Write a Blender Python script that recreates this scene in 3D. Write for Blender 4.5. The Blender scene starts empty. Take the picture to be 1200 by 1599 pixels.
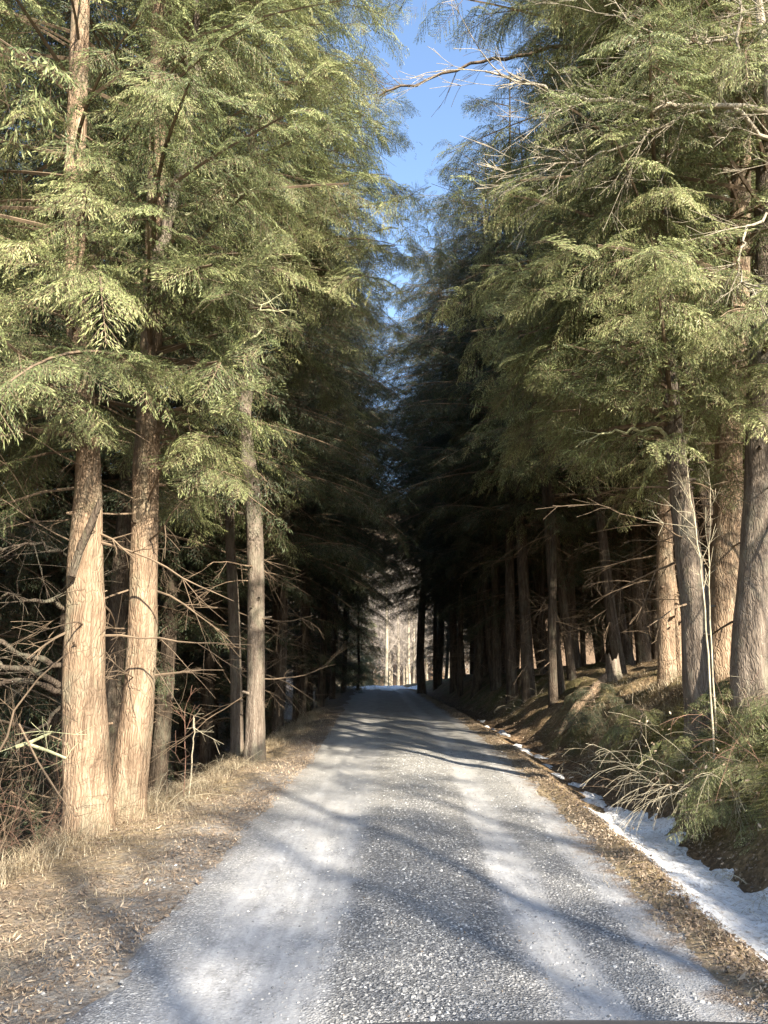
import bpy, math, random
import numpy as np
from mathutils import Vector, Matrix
from mathutils import noise as mnoise

R = math.radians
SC = bpy.context.scene
COL = SC.collection

# ------------------------------------------------------------------ camera
F_PX = 1155.0
PITCH = math.atan((1062 - 799.5) / F_PX)
CAM_Z = 1.6
cam_d = bpy.data.cameras.new('camera')
cam = bpy.data.objects.new('camera', cam_d)
COL.objects.link(cam)
cam.location = (0, 0, CAM_Z)
cam.rotation_euler = (math.pi / 2 + PITCH, 0, 0)
cam_d.sensor_fit = 'VERTICAL'
cam_d.sensor_height = 36.0
cam_d.lens = 36.0 * F_PX / 1599.0
cam_d.clip_start = 0.05
cam_d.clip_end = 2000
SC.camera = cam

# ------------------------------------------------------------------ light
SUN_EL = 29.0
SUN_OFF = 31.0            # degrees right of straight behind the camera
w = bpy.data.worlds.new('World')
SC.world = w
w.use_nodes = True
nt = w.node_tree
nt.nodes.clear()
out = nt.nodes.new('ShaderNodeOutputWorld')
bg = nt.nodes.new('ShaderNodeBackground')
sky = nt.nodes.new('ShaderNodeTexSky')
sky.sky_type = 'NISHITA'
sky.sun_disc = False
sdir = Vector((math.sin(R(SUN_OFF)), -math.cos(R(SUN_OFF)), math.tan(R(SUN_EL)))).normalized()
sky.sun_elevation = R(SUN_EL)
sky.sun_rotation = math.atan2(sdir.x, sdir.y)
sky.air_density = 1.0
sky.dust_density = 0.6
sky.ozone_density = 1.6
bg.inputs[1].default_value = 0.12
nt.links.new(sky.outputs[0], bg.inputs[0])
nt.links.new(bg.outputs[0], out.inputs[0])
sun_d = bpy.data.lights.new('sun', 'SUN')
sun = bpy.data.objects.new('sun', sun_d)
COL.objects.link(sun)
sun_d.energy = 5.0
sun_d.angle = R(0.6)
sun_d.color = (1.0, 0.90, 0.74)
sun.rotation_euler = sdir.to_track_quat('Z', 'Y').to_euler()
sun.location = sdir * 60
SC.view_settings.view_transform = 'Standard'
SC.view_settings.look = 'None'
SC.view_settings.gamma = 1
SC.view_settings.use_curve_mapping = False
SC.view_settings.exposure = 1.88
SC.cycles.max_bounces = 5
SC.cycles.diffuse_bounces = 3
SC.cycles.glossy_bounces = 2
SC.cycles.transmission_bounces = 3
SC.cycles.caustics_reflective = False
SC.cycles.caustics_refractive = False
SC.cycles.sample_clamp_indirect = 6.0

# ------------------------------------------------------------------ helpers
def P(px, py, d):
    """the point seen at a photograph pixel, d metres ahead"""
    a = (px - 600) / F_PX
    b = -(py - 799.5) / F_PX
    v = (a, math.cos(PITCH) - b * math.sin(PITCH), math.sin(PITCH) + b * math.cos(PITCH))
    s = d / v[1]
    return (v[0] * s, d, CAM_Z + v[2] * s)

def X(px, d):
    return (px - 600) / F_PX * d * 1.0

def pxm(wpx, d):
    return wpx / F_PX * d

class MB:
    """collects quads with a material slot and a tone per face; build() links ONE mesh object"""
    def __init__(s):
        s.v = []; s.q = []; s.m = []; s.t = []; s.n = 0
    def add(s, v, q, m=0, tone=0.5):
        v = np.asarray(v, dtype=np.float32).reshape(-1, 3)
        q = np.asarray(q, dtype=np.int64).reshape(-1, 4)
        s.v.append(v); s.q.append(q + s.n); s.n += len(v)
        s.m.append(np.full(len(q), m, dtype=np.int32))
        t = np.asarray(tone, dtype=np.float32)
        s.t.append(np.broadcast_to(t, (len(q),)).copy() if t.ndim == 0 else t)
    def leaves(s, lq, m=0, tone=0.5):
        """lq: (n,4,3) free quads"""
        n = len(lq)
        if n == 0: return
        s.add(lq.reshape(-1, 3), np.arange(n * 4).reshape(-1, 4), m, tone)
    def tube(s, pts, rad, sides=5, m=0, tone=0.5, wob=0.0, rng=None):
        pts = np.asarray(pts, dtype=np.float64); k = len(pts)
        rad = np.asarray(rad, dtype=np.float64)
        tan = np.gradient(pts, axis=0)
        tan /= np.linalg.norm(tan, axis=1)[:, None] + 1e-9
        ref = np.array([0.0, 0.0, 1.0]) if abs(tan[0][2]) < 0.9 else np.array([1.0, 0.0, 0.0])
        u = np.cross(tan, ref); u /= np.linalg.norm(u, axis=1)[:, None] + 1e-9
        vv = np.cross(tan, u)
        a = np.linspace(0, 2 * np.pi, sides, endpoint=False)
        rr = rad[:, None] * np.ones(sides)[None]
        ring = pts[:, None, :] + rr[..., None] * (np.cos(a)[None, :, None] * u[:, None, :] + np.sin(a)[None, :, None] * vv[:, None, :])
        i = np.arange(k - 1)[:, None] * sides; j = np.arange(sides)[None]
        jn = (j + 1) % sides
        q = np.stack([i + j, i + jn, i + sides + jn, i + sides + j], -1).reshape(-1, 4)
        s.add(ring.reshape(-1, 3), q, m, tone)
    def data(s, name, mats, smooth=False, loc=None):
        v = np.concatenate(s.v) if s.v else np.zeros((0, 3), np.float32)
        q = np.concatenate(s.q); m = np.concatenate(s.m); t = np.concatenate(s.t)
        if loc is not None: v = v - np.asarray(loc, dtype=np.float32)
        me = bpy.data.meshes.new(name)
        me.vertices.add(len(v)); me.vertices.foreach_set('co', v.astype(np.float32).ravel())
        me.loops.add(q.size); me.loops.foreach_set('vertex_index', q.astype(np.int32).ravel())
        me.polygons.add(len(q))
        me.polygons.foreach_set('loop_start', (np.arange(len(q)) * 4).astype(np.int32))
        me.polygons.foreach_set('material_index', m)
        me.polygons.foreach_set('use_smooth', np.full(len(q), bool(smooth)))
        at = me.attributes.new('tone', 'FLOAT', 'FACE'); at.data.foreach_set('value', t)
        for x in mats: me.materials.append(x)
        me.update(calc_edges=True)
        return me
    def build(s, name, mats, parent=None, smooth=False, loc=None):
        o = bpy.data.objects.new(name, s.data(name, mats, smooth, loc))
        COL.objects.link(o)
        if parent: o.parent = parent
        elif loc is not None: o.location = loc
        return o

def tag(o, label=None, cat=None, group=None, kind=None):
    if label: o['label'] = label
    if cat: o['category'] = cat
    if group: o['group'] = group
    if kind: o['kind'] = kind
    return o

def empty(name, loc, rz=0.0):
    o = bpy.data.objects.new(name, None)
    COL.objects.link(o); o.location = loc; o.rotation_euler = (0, 0, rz)
    o.empty_display_size = 0.3
    return o

def copy_tree(o, loc, rz=0.0, s=1.0, label=None, group=None, tilt=(0, 0)):
    c = o.copy(); COL.objects.link(c)
    c.location = loc; c.rotation_euler = (tilt[0], tilt[1], rz)
    c.scale = (s, s, s) if not isinstance(s, tuple) else s
    if label: c['label'] = label
    if group: c['group'] = group
    for ch in list(o.children):
        d = ch.copy(); COL.objects.link(d); d.parent = c
    return c

# ------------------------------------------------------------------ materials
def new_mat(name):
    m = bpy.data.materials.new(name); m.use_nodes = True
    t = m.node_tree; t.nodes.clear()
    o = t.nodes.new('ShaderNodeOutputMaterial')
    p = t.nodes.new('ShaderNodeBsdfPrincipled')
    t.links.new(p.outputs[0], o.inputs[0])
    return m, t, p, o

def ramp(t, src, stops):
    r = t.nodes.new('ShaderNodeValToRGB')
    e = r.color_ramp.elements
    while len(e) > 1: e.remove(e[-1])
    for i, (p, c) in enumerate(stops):
        el = e[0] if i == 0 else e.new(p)
        el.position = p
        el.color = (c[0], c[1], c[2], 1) if isinstance(c, tuple) else (c, c, c, 1)
    t.links.new(src, r.inputs[0])
    return r.outputs[0]

def noise_n(t, vec, scale, detail=4, rough=0.6, dist=0.0):
    n = t.nodes.new('ShaderNodeTexNoise')
    n.inputs['Scale'].default_value = scale; n.inputs['Detail'].default_value = detail
    n.inputs['Roughness'].default_value = rough; n.inputs['Distortion'].default_value = dist
    if vec is not None: t.links.new(vec, n.inputs['Vector'])
    return n.outputs['Fac']

def mapping(t, vec, scale=(1, 1, 1)):
    m = t.nodes.new('ShaderNodeMapping'); m.inputs['Scale'].default_value = scale
    t.links.new(vec, m.inputs['Vector']); return m.outputs[0]

def mixc(t, fac, a, b, mode='MIX'):
    m = t.nodes.new('ShaderNodeMix'); m.data_type = 'RGBA'; m.blend_type = mode
    if isinstance(fac, float): m.inputs[0].default_value = fac
    else: t.links.new(fac, m.inputs[0])
    for k, s in ((6, a), (7, b)):
        if isinstance(s, tuple): m.inputs[k].default_value = (*s, 1)
        else: t.links.new(s, m.inputs[k])
    return m.outputs[2]

def math_n(t, op, a, b=0.0, clamp=False):
    m = t.nodes.new('ShaderNodeMath'); m.operation = op; m.use_clamp = clamp
    for k, s in ((0, a), (1, b)):
        if isinstance(s, (int, float)): m.inputs[k].default_value = s
        else: t.links.new(s, m.inputs[k])
    return m.outputs[0]

def attr(t, name):
    a = t.nodes.new('ShaderNodeAttribute'); a.attribute_name = name
    return a.outputs['Fac']

def bump(t, p, h, strength=0.5, dist=0.02):
    b = t.nodes.new('ShaderNodeBump'); b.inputs['Strength'].default_value = strength
    b.inputs['Distance'].default_value = dist
    t.links.new(h, b.inputs['Height']); t.links.new(b.outputs[0], p.inputs['Normal'])

def coord(t, kind='Object'):
    return t.nodes.new('ShaderNodeTexCoord').outputs[kind]

def leaf_mat(name, stops, trans=0.25, rough=0.55, nscale=0.0):
    m, t, p, o = new_mat(name)
    c = ramp(t, attr(t, 'tone'), stops)
    if nscale:
        n = noise_n(t, coord(t), nscale, 2)
        c = mixc(t, 0.7, c, ramp(t, n, [(0.35, 0.5), (0.65, 1.25)]), 'MULTIPLY')
    t.links.new(c, p.inputs['Base Color'])
    p.inputs['Roughness'].default_value = rough
    p.inputs['Specular IOR Level'].default_value = 0.35
    if trans > 0:
        tr = t.nodes.new('ShaderNodeBsdfTranslucent'); t.links.new(c, tr.inputs[0])
        ms = t.nodes.new('ShaderNodeMixShader'); ms.inputs[0].default_value = trans
        t.links.new(p.outputs[0], ms.inputs[1]); t.links.new(tr.outputs[0], ms.inputs[2])
        t.links.new(ms.outputs[0], o.inputs[0])
    return m

M = {}
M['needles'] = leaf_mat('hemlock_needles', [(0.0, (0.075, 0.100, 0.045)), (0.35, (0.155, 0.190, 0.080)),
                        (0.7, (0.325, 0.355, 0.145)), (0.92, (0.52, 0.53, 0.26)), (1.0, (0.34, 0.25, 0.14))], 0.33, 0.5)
M['needles_shaded'] = leaf_mat('hemlock_needles_shaded', [(0.0, (0.018, 0.030, 0.018)), (0.5, (0.040, 0.058, 0.028)),
                        (1.0, (0.085, 0.105, 0.045))], 0.12, 0.5)  # same needles, with the shade of the closed canopy darkened into the colour
M['leaf'] = leaf_mat('dry_leaf', [(0.0, (0.07, 0.052, 0.040)), (0.4, (0.19, 0.14, 0.10)), (0.75, (0.33, 0.25, 0.175)), (1.0, (0.55, 0.45, 0.33))], 0.1, 0.6)
M['straw'] = leaf_mat('dry_grass', [(0.0, (0.18, 0.14, 0.09)), (0.5, (0.37, 0.30, 0.20)), (1.0, (0.56, 0.48, 0.34))], 0.2, 0.6)
M['sedge'] = leaf_mat('green_sedge', [(0.0, (0.13, 0.15, 0.04)), (0.5, (0.28, 0.29, 0.08)), (1.0, (0.50, 0.44, 0.20))], 0.2, 0.6)

def bark(name, dark, mid, light, sc=1.0, lichen=0.25, bstr=0.9):
    m, t, p, o = new_mat(name)
    co = coord(t)
    a = mapping(t, co, (14 * sc, 14 * sc, 1.6 * sc))
    n1 = noise_n(t, a, 1.0, 6, 0.65, 0.6)
    v = t.nodes.new('ShaderNodeTexVoronoi'); v.feature = 'DISTANCE_TO_EDGE'
    v.inputs['Scale'].default_value = 1.0
    n0 = t.nodes.new('ShaderNodeTexNoise'); n0.inputs['Scale'].default_value = 3.0
    t.links.new(co, n0.inputs['Vector'])
    wv = t.nodes.new('ShaderNodeVectorMath'); wv.operation = 'MULTIPLY_ADD'
    wv.inputs[1].default_value = (0.12, 0.12, 0.5)
    t.links.new(n0.outputs['Color'], wv.inputs[0]); t.links.new(co, wv.inputs[2])
    vm = mapping(t, wv.outputs[0], (26 * sc, 26 * sc, 5.0 * sc))
    t.links.new(vm, v.inputs['Vector'])
    crack = ramp(t, v.outputs['Distance'], [(0.0, 0.0), (0.22, 1.0)])
    h = math_n(t, 'ADD', math_n(t, 'MULTIPLY', n1, 1.0), math_n(t, 'MULTIPLY', crack, 0.45))
    c = ramp(t, n1, [(0.28, dark), (0.5, mid), (0.72, light)])
    c = mixc(t, 0.5, c, ramp(t, v.outputs['Distance'], [(0.0, 0.60), (0.16, 1.0)]), 'MULTIPLY')
    big = noise_n(t, mapping(t, co, (1, 1, 0.5)), 2.6, 5, 0.7)
    c = mixc(t, ramp(t, big, [(0.50, 0.0), (0.72, lichen * 1.6)]), c, (0.30, 0.32, 0.23))
    c = mixc(t, ramp(t, noise_n(t, co, 1.3, 3), [(0.4, 0.0), (0.7, 0.45)]), c, dark)
    c = mixc(t, ramp(t, noise_n(t, mapping(t, co, (1.5, 1.5, .8)), 2.1, 6, .75), [(0.58, 0.0), (0.68, 0.55)]), c, (0.13, 0.13, 0.075))
    c = mixc(t, 0.8, c, ramp(t, noise_n(t, mapping(t, co, (5, 5, 1)), 2.0, 5, .7), [(0.3, 0.6), (0.7, 1.3)]), 'MULTIPLY')
    t.links.new(c, p.inputs['Base Color'])
    p.inputs['Roughness'].default_value = 0.9
    p.inputs['Specular IOR Level'].default_value = 0.15
    bump(t, p, h, bstr, 0.03)
    return m
M['bark'] = bark('hemlock_bark', (0.155, 0.105, 0.069), (0.30, 0.213, 0.143), (0.42, 0.325, 0.232), 1.25, 0.35, 0.8)
M['bark_deep_shade'] = bark('deep_shade_hemlock_bark', (0.045, 0.034, 0.026), (0.105, 0.080, 0.060), (0.18, 0.145, 0.11), 1.2, 0.25)  # dark bark, lowered further to paint in the shade of the woods
M['bark_grey_shaded'] = bark('shaded_hemlock_bark', (0.085, 0.064, 0.050), (0.18, 0.145, 0.115), (0.28, 0.235, 0.19), 1.4, 0.3, 0.6)  # greyer copy of the bark, shade worked into its colour
M['bark_pale'] = bark('bare_tree_bark', (0.24, 0.20, 0.15), (0.40, 0.35, 0.27), (0.52, 0.47, 0.38), 1.6, 0.2, 0.4)

def plain(name, col, rough=0.8, var=0.35, sc=6.0):
    m, t, p, o = new_mat(name)
    n = noise_n(t, coord(t), sc, 4)
    c = mixc(t, 1.0, tuple(col), ramp(t, n, [(0.3, 1 - var), (0.7, 1 + var)]), 'MULTIPLY')
    t.links.new(c, p.inputs['Base Color']); p.inputs['Roughness'].default_value = rough
    p.inputs['Specular IOR Level'].default_value = 0.2
    return m
M['twig'] = plain('twig', (0.17, 0.125, 0.085))
M['twig_pale'] = plain('pale_twig', (0.40, 0.35, 0.25), 0.75, 0.35, 9)
M['twig_lichen'] = plain('lichen_twig', (0.40, 0.40, 0.24), 0.85, 0.4, 14)
M['twig_bare'] = plain('bare_crown_twig', (0.34, 0.30, 0.26), 0.8, 0.35, 2)
M['twig_red'] = plain('bramble_cane', (0.24, 0.14, 0.10))

# ------------------------------------------------------------------ terrain
def interp(x, xs, ys): return np.interp(x, xs, ys)
def sm(a, b, x):
    t = np.clip((x - a) / (b - a), 0, 1); return t * t * (3 - 2 * t)

def fbm2(x, y, f, seed=0, octs=3):
    """cheap smooth noise from sums of rotated sines"""
    rs = np.random.RandomState(seed); r = np.zeros(np.broadcast(x, y).shape)
    amp = 1.0; tot = 0
    for o in range(octs):
        for k in range(4):
            a = rs.uniform(0, 2 * np.pi); ph = rs.uniform(0, 6.28, 2); ff = f * rs.uniform(0.7, 1.4)
            r = r + amp * np.sin((np.cos(a) * x + np.sin(a) * y) * ff + ph[0] + 1.3 * np.sin((np.sin(a) * x - np.cos(a) * y) * ff * 0.7 + ph[1]))
            tot += amp
        amp *= 0.55; f *= 2.1
    return r / tot * 2.0

YR = [-60, 4, 6, 9.5, 13.5, 20, 30, 38, 46, 52, 58, 62, 75, 100]
ZR = [0.3, 0, 0.02, 0.13, 0.26, 0.48, 0.68, 0.84, 0.97, 1.06, 1.14, 1.08, 0.3, -0.3]
_ys = np.linspace(-60, 100, 1601)
_zs = np.interp(_ys, YR, ZR)
_k = np.hanning(31); _k /= _k.sum()
_zs = np.convolve(np.pad(_zs, 15, mode='edge'), _k, 'valid')
def zroad(y): return np.interp(y, _ys, _zs)
def xcen(y):
    return np.interp(y, [-60, 3, 5, 10, 14, 20, 38, 46, 60, 100], [0.1, 0.08, 0.15, 0.33, 0.42, 0.38, 0.08, 0.0, -1.2, -12])
HALF = 1.75

def height(x, y):
    x = np.asarray(x, dtype=np.float64); y = np.asarray(y, dtype=np.float64)
    u = x - xcen(y)
    base = zroad(y)
    # left
    lip = np.interp(y, [0, 6, 8, 10, 14, 20, 40], [2.3, 1.95, 1.75, 1.5, 1.25, 0.9, 0.9]) + 0.12 * fbm2(x * 0, y, 1.1, 5)
    dl = np.clip(-u - HALF, 0, None)
    past = np.clip(dl - lip, 0, None)
    drop = 0.10 * np.clip(dl / np.maximum(lip, .1), 0, 1) ** 2
    drop = drop + np.where(past < 5, past * 0.62 - 0.0 * past, 3.1 + (past - 5) * 0.12) * sm(0, 0.7, past)
    far_l = np.clip(dl - 16, 0, None)
    drop = drop - 0.42 * far_l * sm(0, 12, far_l)
    # right
    dr = np.clip(u - HALF, 0, None)
    pr = np.interp(dr, [0, 0.25, 0.50, 0.72, 0.95, 1.25, 1.75, 2.5, 3.6, 5.5, 12, 40, 90], [0, 0.05, -0.09, -0.13, -0.11, 0.10, 0.65, 1.30, 1.72, 1.95, 2.7, 9, 24])
    fac = np.interp(y, [0, 10, 15, 22, 42, 54, 62], [1.0, 1.0, 0.86, 0.8, 0.62, 0.35, 0.2])
    pr = np.where(pr > 0, pr * fac, pr)
    open_ = sm(54, 62, y)
    lat = -drop * (1 - 0.9 * open_) + pr
    # rough litter, not on the road
    off = sm(0.0, 0.35, dl + dr)
    rough = 0.05 * fbm2(x, y, 1.7, 1) + 0.030 * fbm2(x, y, 7.5, 2, 3)
    bank = sm(0.9, 1.6, dr) * (1 - sm(4, 7, dr))
    rough = rough + bank * 0.10 * fbm2(x, y, 3.1, 3)
    far = np.clip(y - 92, 0, None)
    hill = far * 0.30 * sm(0, 30, far)
    rut = -0.025 * (np.exp(-((u + 0.82) / 0.28) ** 2) + np.exp(-((u - 0.88) / 0.26) ** 2)) + 0.03 * np.exp(-((u) / 0.5) ** 2)
    rut = np.where(np.abs(u) < 2.2, rut, 0)
    und = 0.02 * fbm2(x, y, 0.9, 7, 2)
    return base + lat + rough * off + rut + hill + und

def H(x, y): return float(height(np.array([x]), np.array([y]))[0])

def axis(segs):
    a = []
    for (s, e, st) in segs:
        n = max(1, int(round((e - s) / st))); a.append(np.linspace(s, e, n, endpoint=False))
    a.append(np.array([segs[-1][1]]))
    return np.concatenate(a)

def grid_object(name, gx, gy, zf, mats, attrs=(), keep=None):
    XX, YY = np.meshgrid(gx, gy, indexing='xy')
    ZZ = zf(XX, YY)
    nx, ny = len(gx), len(gy)
    v = np.stack([XX, YY, ZZ], -1).reshape(-1, 3)
    i = np.arange(ny - 1)[:, None] * nx; j = np.arange(nx - 1)[None]
    q = np.stack([i + j, i + j + 1, i + nx + j + 1, i + nx + j], -1).reshape(-1, 4)
    if keep is not None:
        c = v[q].mean(1); k = keep(c[:, 0], c[:, 1]); q = q[k]
        used, inv = np.unique(q, return_inverse=True); q = inv.reshape(-1, 4); v = v[used]
    mb = MB(); mb.add(v, q)
    o = mb.build(name, mats, smooth=True)
    for nm, fn in attrs:
        a = o.data.attributes.new(nm, 'FLOAT', 'POINT')
        a.data.foreach_set('value', fn(v[:, 0], v[:, 1]).astype(np.float32))
    return o

# ground material
def ground_material():
    m, t, p, o = new_mat('forest_floor')
    co = coord(t)
    n1 = noise_n(t, co, 9.0, 8, 0.75)
    n2 = noise_n(t, co, 0.9, 4, 0.6)
    v = t.nodes.new('ShaderNodeTexVoronoi'); v.inputs['Scale'].default_value = 22; v.inputs['Randomness'].default_value = 1
    t.links.new(co, v.inputs['Vector'])
    cellr = t.nodes.new('ShaderNodeSeparateColor'); t.links.new(v.outputs['Color'], cellr.inputs[0])
    leaf = ramp(t, cellr.outputs[0], [(0.0, (0.07, 0.045, 0.03)), (0.45, (0.17, 0.11, 0.065)), (0.8, (0.30, 0.20, 0.12)), (1.0, (0.42, 0.31, 0.20))])
    soil = ramp(t, n1, [(0.3, (0.06, 0.042, 0.03)), (0.55, (0.16, 0.11, 0.07)), (0.75, (0.27, 0.20, 0.13))])
    c = mixc(t, ramp(t, n1, [(0.42, 0.2), (0.6, 0.85)]), soil, leaf)
    c = mixc(t, math_n(t, 'MULTIPLY', attr(t, 'grav'), ramp(t, n1, [(0.38, 0.95), (0.62, 0.35)])), c,
             ramp(t, noise_n(t, co, 70, 3, .7), [(0.3, (0.13, 0.125, 0.12)), (0.7, (0.38, 0.36, 0.33))]))
    c = mixc(t, math_n(t, 'MULTIPLY', attr(t, 'straw'), ramp(t, noise_n(t, mapping(t, co, (3, 18, 3)), 2.0, 6, .7), [(0.4, 0.1), (0.62, 0.9)])), c, (0.42, 0.32, 0.17))
    c = mixc(t, math_n(t, 'MULTIPLY', attr(t, 'moss'), ramp(t, n2, [(0.42, 0.0), (0.62, 0.75)])), c, (0.10, 0.115, 0.04))
    t.links.new(c, p.inputs['Base Color'])
    p.inputs['Roughness'].default_value = 0.95; p.inputs['Specular IOR Level'].default_value = 0.1
    bump(t, p, math_n(t, 'ADD', math_n(t, 'MULTIPLY', n1, 0.8), math_n(t, 'MULTIPLY', v.outputs['Distance'], 0.3)), 1.0, 0.05)
    return m
M['ground'] = ground_material()

def a_grav(x, y):
    u = np.abs(x - xcen(y) - 0.0)
    return np.where(x < 0, 1 - sm(HALF, HALF + 2.2, u) * 0.9, (1 - sm(HALF, HALF + 0.35, u)) * 0.7) * (1 - sm(9, 16, y) * 0.3)
def a_straw(x, y):
    u = x - xcen(y); n = 0.5 + 0.5 * fbm2(x, y, 1.6, 21)
    l = sm(0.2, 0.9, -u - HALF) * (1 - sm(1.6, 3.0, -u - HALF)) * np.interp(y, [6, 9, 12, 40], [0.35, 0.8, 1, 1])
    r = sm(1.0, 1.6, u - HALF) * (1 - sm(3.0, 6.0, u - HALF)) * 0.6 + 0.8 * (1 - sm(0.1, 0.6, np.abs(u - HALF - .2)))
    return np.clip((l + r) * (0.4 + n), 0, 1)
def a_moss(x, y):
    u = x - xcen(y) - HALF
    return sm(0.9, 1.4, u) * (1 - sm(5, 9, u)) * 0.9

gx = axis([(-260, -60, 12), (-60, -20, 2), (-20, -7, 0.5), (-7, 8, 0.07), (8, 20, 0.4), (20, 60, 2), (60, 260, 12)])
gy = axis([(-60, -8, 3), (-8, 2.4, 0.5), (2.4, 16, 0.08), (16, 30, 0.2), (30, 60, 0.5), (60, 130, 2), (130, 420, 14)])
def zground(x, y):
    u = np.abs(x - xcen(y))
    return height(x, y) - 0.03 * (1 - sm(HALF - 0.25, HALF + 0.02, u))
ground = grid_object('ground', gx, gy, zground, [M['ground']],
                     [('grav', a_grav), ('straw', a_straw), ('moss', a_moss)])
tag(ground, kind='structure')

# road
def road_material():
    m, t, p, o = new_mat('gravel_road')
    co = coord(t)
    u = attr(t, 'lat')
    wob = noise_n(t, mapping(t, co, (1, 0.35, 1)), 1.1, 4, .6)
    wob2 = noise_n(t, co, 6.0, 4, .7)
    uu = math_n(t, 'ADD', u, math_n(t, 'ADD', math_n(t, 'MULTIPLY', math_n(t, 'SUBTRACT', wob, 0.5), 0.50),
                                  math_n(t, 'MULTIPLY', math_n(t, 'SUBTRACT', wob2, 0.5), 0.22)))
    f = math_n(t, 'ADD', math_n(t, 'DIVIDE', uu, 3.8), 0.5)
    def P_(x): return x / 3.8 + 0.5
    # 1 = smooth pale wheel track
    track = ramp(t, f, [(P_(-1.75), 0.35), (P_(-1.4), 0.45), (P_(-1.22), 1.0), (P_(-0.55), 1.0), (P_(-0.36), 0.0), (P_(0.62), 0.0),
                        (P_(0.74), 1.0), (P_(1.02), 1.0), (P_(1.12), 0.15), (P_(1.38), 0.1), (P_(1.46), 0.9), (P_(1.6), 0.8), (P_(1.75), 0.0)])
    fine = noise_n(t, co, 55, 5, 0.75)
    v = t.nodes.new('ShaderNodeTexVoronoi'); v.inputs['Scale'].default_value = 75
    t.links.new(co, v.inputs['Vector'])
    sc = t.nodes.new('ShaderNodeSeparateColor'); t.links.new(v.outputs['Color'], sc.inputs[0])
    stones = ramp(t, sc.outputs[0], [(0.0, (0.060, 0.064, 0.072)), (0.5, (0.15, 0.153, 0.16)), (0.85, (0.29, 0.29, 0.29)), (0.96, (0.62, 0.61, 0.60))])
    stones = mixc(t, ramp(t, fine, [(0.35, 0.0), (0.65, 0.5)]), stones, (0.21, 0.208, 0.205))
    dust = ramp(t, noise_n(t, mapping(t, co, (2.2, 0.9, 1)), 2.4, 7, 0.7), [(0.3, (0.27, 0.275, 0.29)), (0.5, (0.36, 0.365, 0.38)), (0.7, (0.46, 0.46, 0.465))])
    dust = mixc(t, 0.5, dust, ramp(t, fine, [(0.3, 0.75), (0.7, 1.2)]), 'MULTIPLY')
    streak = noise_n(t, mapping(t, co, (9.0, 0.5, 1)), 1.6, 5, .65)
    dust = mixc(t, 0.7, dust, ramp(t, streak, [(0.3, 0.72), (0.7, 1.22)]), 'MULTIPLY')
    grit = ramp(t, noise_n(t, co, 24, 6, .8), [(0.42, 0.0), (0.60, 0.8)])
    dust = mixc(t, math_n(t, 'MULTIPLY', grit, ramp(t, wob2, [(0.40, 0.05), (0.62, 0.6)])), dust, stones)
    tr2 = math_n(t, 'MULTIPLY', track, ramp(t, noise_n(t, mapping(t, co, (2.5, .8, 1)), 2.0, 6, .75), [(0.33, 0.35), (0.5, 1.0)]))
    c = mixc(t, tr2, stones, dust)
    # frost and dust drifting over the whole road further away
    patch = ramp(t, noise_n(t, mapping(t, co, (1.3, 0.6, 1)), 1.7, 6, 0.65), [(0.48, 0.0), (0.62, 0.7)])
    c = mixc(t, math_n(t, 'MULTIPLY', patch, 0.40), c, (0.42, 0.405, 0.38))
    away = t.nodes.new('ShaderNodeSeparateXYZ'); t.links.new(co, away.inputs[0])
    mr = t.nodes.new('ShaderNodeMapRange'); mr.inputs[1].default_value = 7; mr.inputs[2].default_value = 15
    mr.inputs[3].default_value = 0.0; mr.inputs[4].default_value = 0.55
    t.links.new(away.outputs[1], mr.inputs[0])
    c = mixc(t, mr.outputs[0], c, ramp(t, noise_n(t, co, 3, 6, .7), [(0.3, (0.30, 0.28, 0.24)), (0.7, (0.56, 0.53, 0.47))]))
    # brown litter on the outer edges
    edge = ramp(t, f, [(P_(-1.8), 0.8), (P_(-1.5), 0.0), (P_(1.5), 0.0), (P_(1.74), 0.9)])
    c = mixc(t, math_n(t, 'MULTIPLY', edge, ramp(t, wob2, [(0.4, 0.0), (0.6, 0.9)])), c, (0.20, 0.14, 0.09))
    t.links.new(c, p.inputs['Base Color'])
    p.inputs['Roughness'].default_value = 0.85; p.inputs['Specular IOR Level'].default_value = 0.25
    hs = math_n(t, 'MULTIPLY', v.outputs['Distance'], math_n(t, 'SUBTRACT', 1.15, track))
    bump(t, p, math_n(t, 'ADD', hs, math_n(t, 'MULTIPLY', fine, 0.5)), 0.8, 0.02)
    return m
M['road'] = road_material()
gxr = axis([(-2.2, 2.2, 0.05)])
gyr = axis([(-30, 2, 0.6), (2, 12, 0.06), (12, 24, 0.14), (24, 58, 0.4)])
mb = MB()
UU, YY = np.meshgrid(gxr, gyr, indexing='xy')
XX = UU + xcen(YY)
ZZ = height(XX, YY) + 0.004 + 0.004 * fbm2(XX, YY, 14, 31, 2)
# the sheet dives under the ground towards its ragged edges
ragL = HALF + 0.20 * fbm2(XX * 0, YY, 1.9, 41, 3) - 0.04 + 0.07 * fbm2(XX, YY, 11.0, 43, 3)
ragR = HALF + 0.10 * fbm2(XX * 0 + 3, YY, 2.3, 42, 3) + 0.02 + 0.08 * fbm2(XX, YY, 7.0, 44, 3)
eg = np.maximum(-UU - ragL, UU - ragR)
ZZ = ZZ - 0.12 * np.clip(eg, 0, None) / 0.3
nx, ny = len(gxr), len(gyr)
v = np.stack([XX, YY, ZZ], -1).reshape(-1, 3)
i = np.arange(ny - 1)[:, None] * nx; j = np.arange(nx - 1)[None]
q = np.stack([i + j, i + j + 1, i + nx + j + 1, i + nx + j], -1).reshape(-1, 4)
mb.add(v, q)
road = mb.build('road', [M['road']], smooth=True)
a = road.data.attributes.new('lat', 'FLOAT', 'POINT'); a.data.foreach_set('value', UU.ravel().astype(np.float32))
tag(road, kind='structure')

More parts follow.
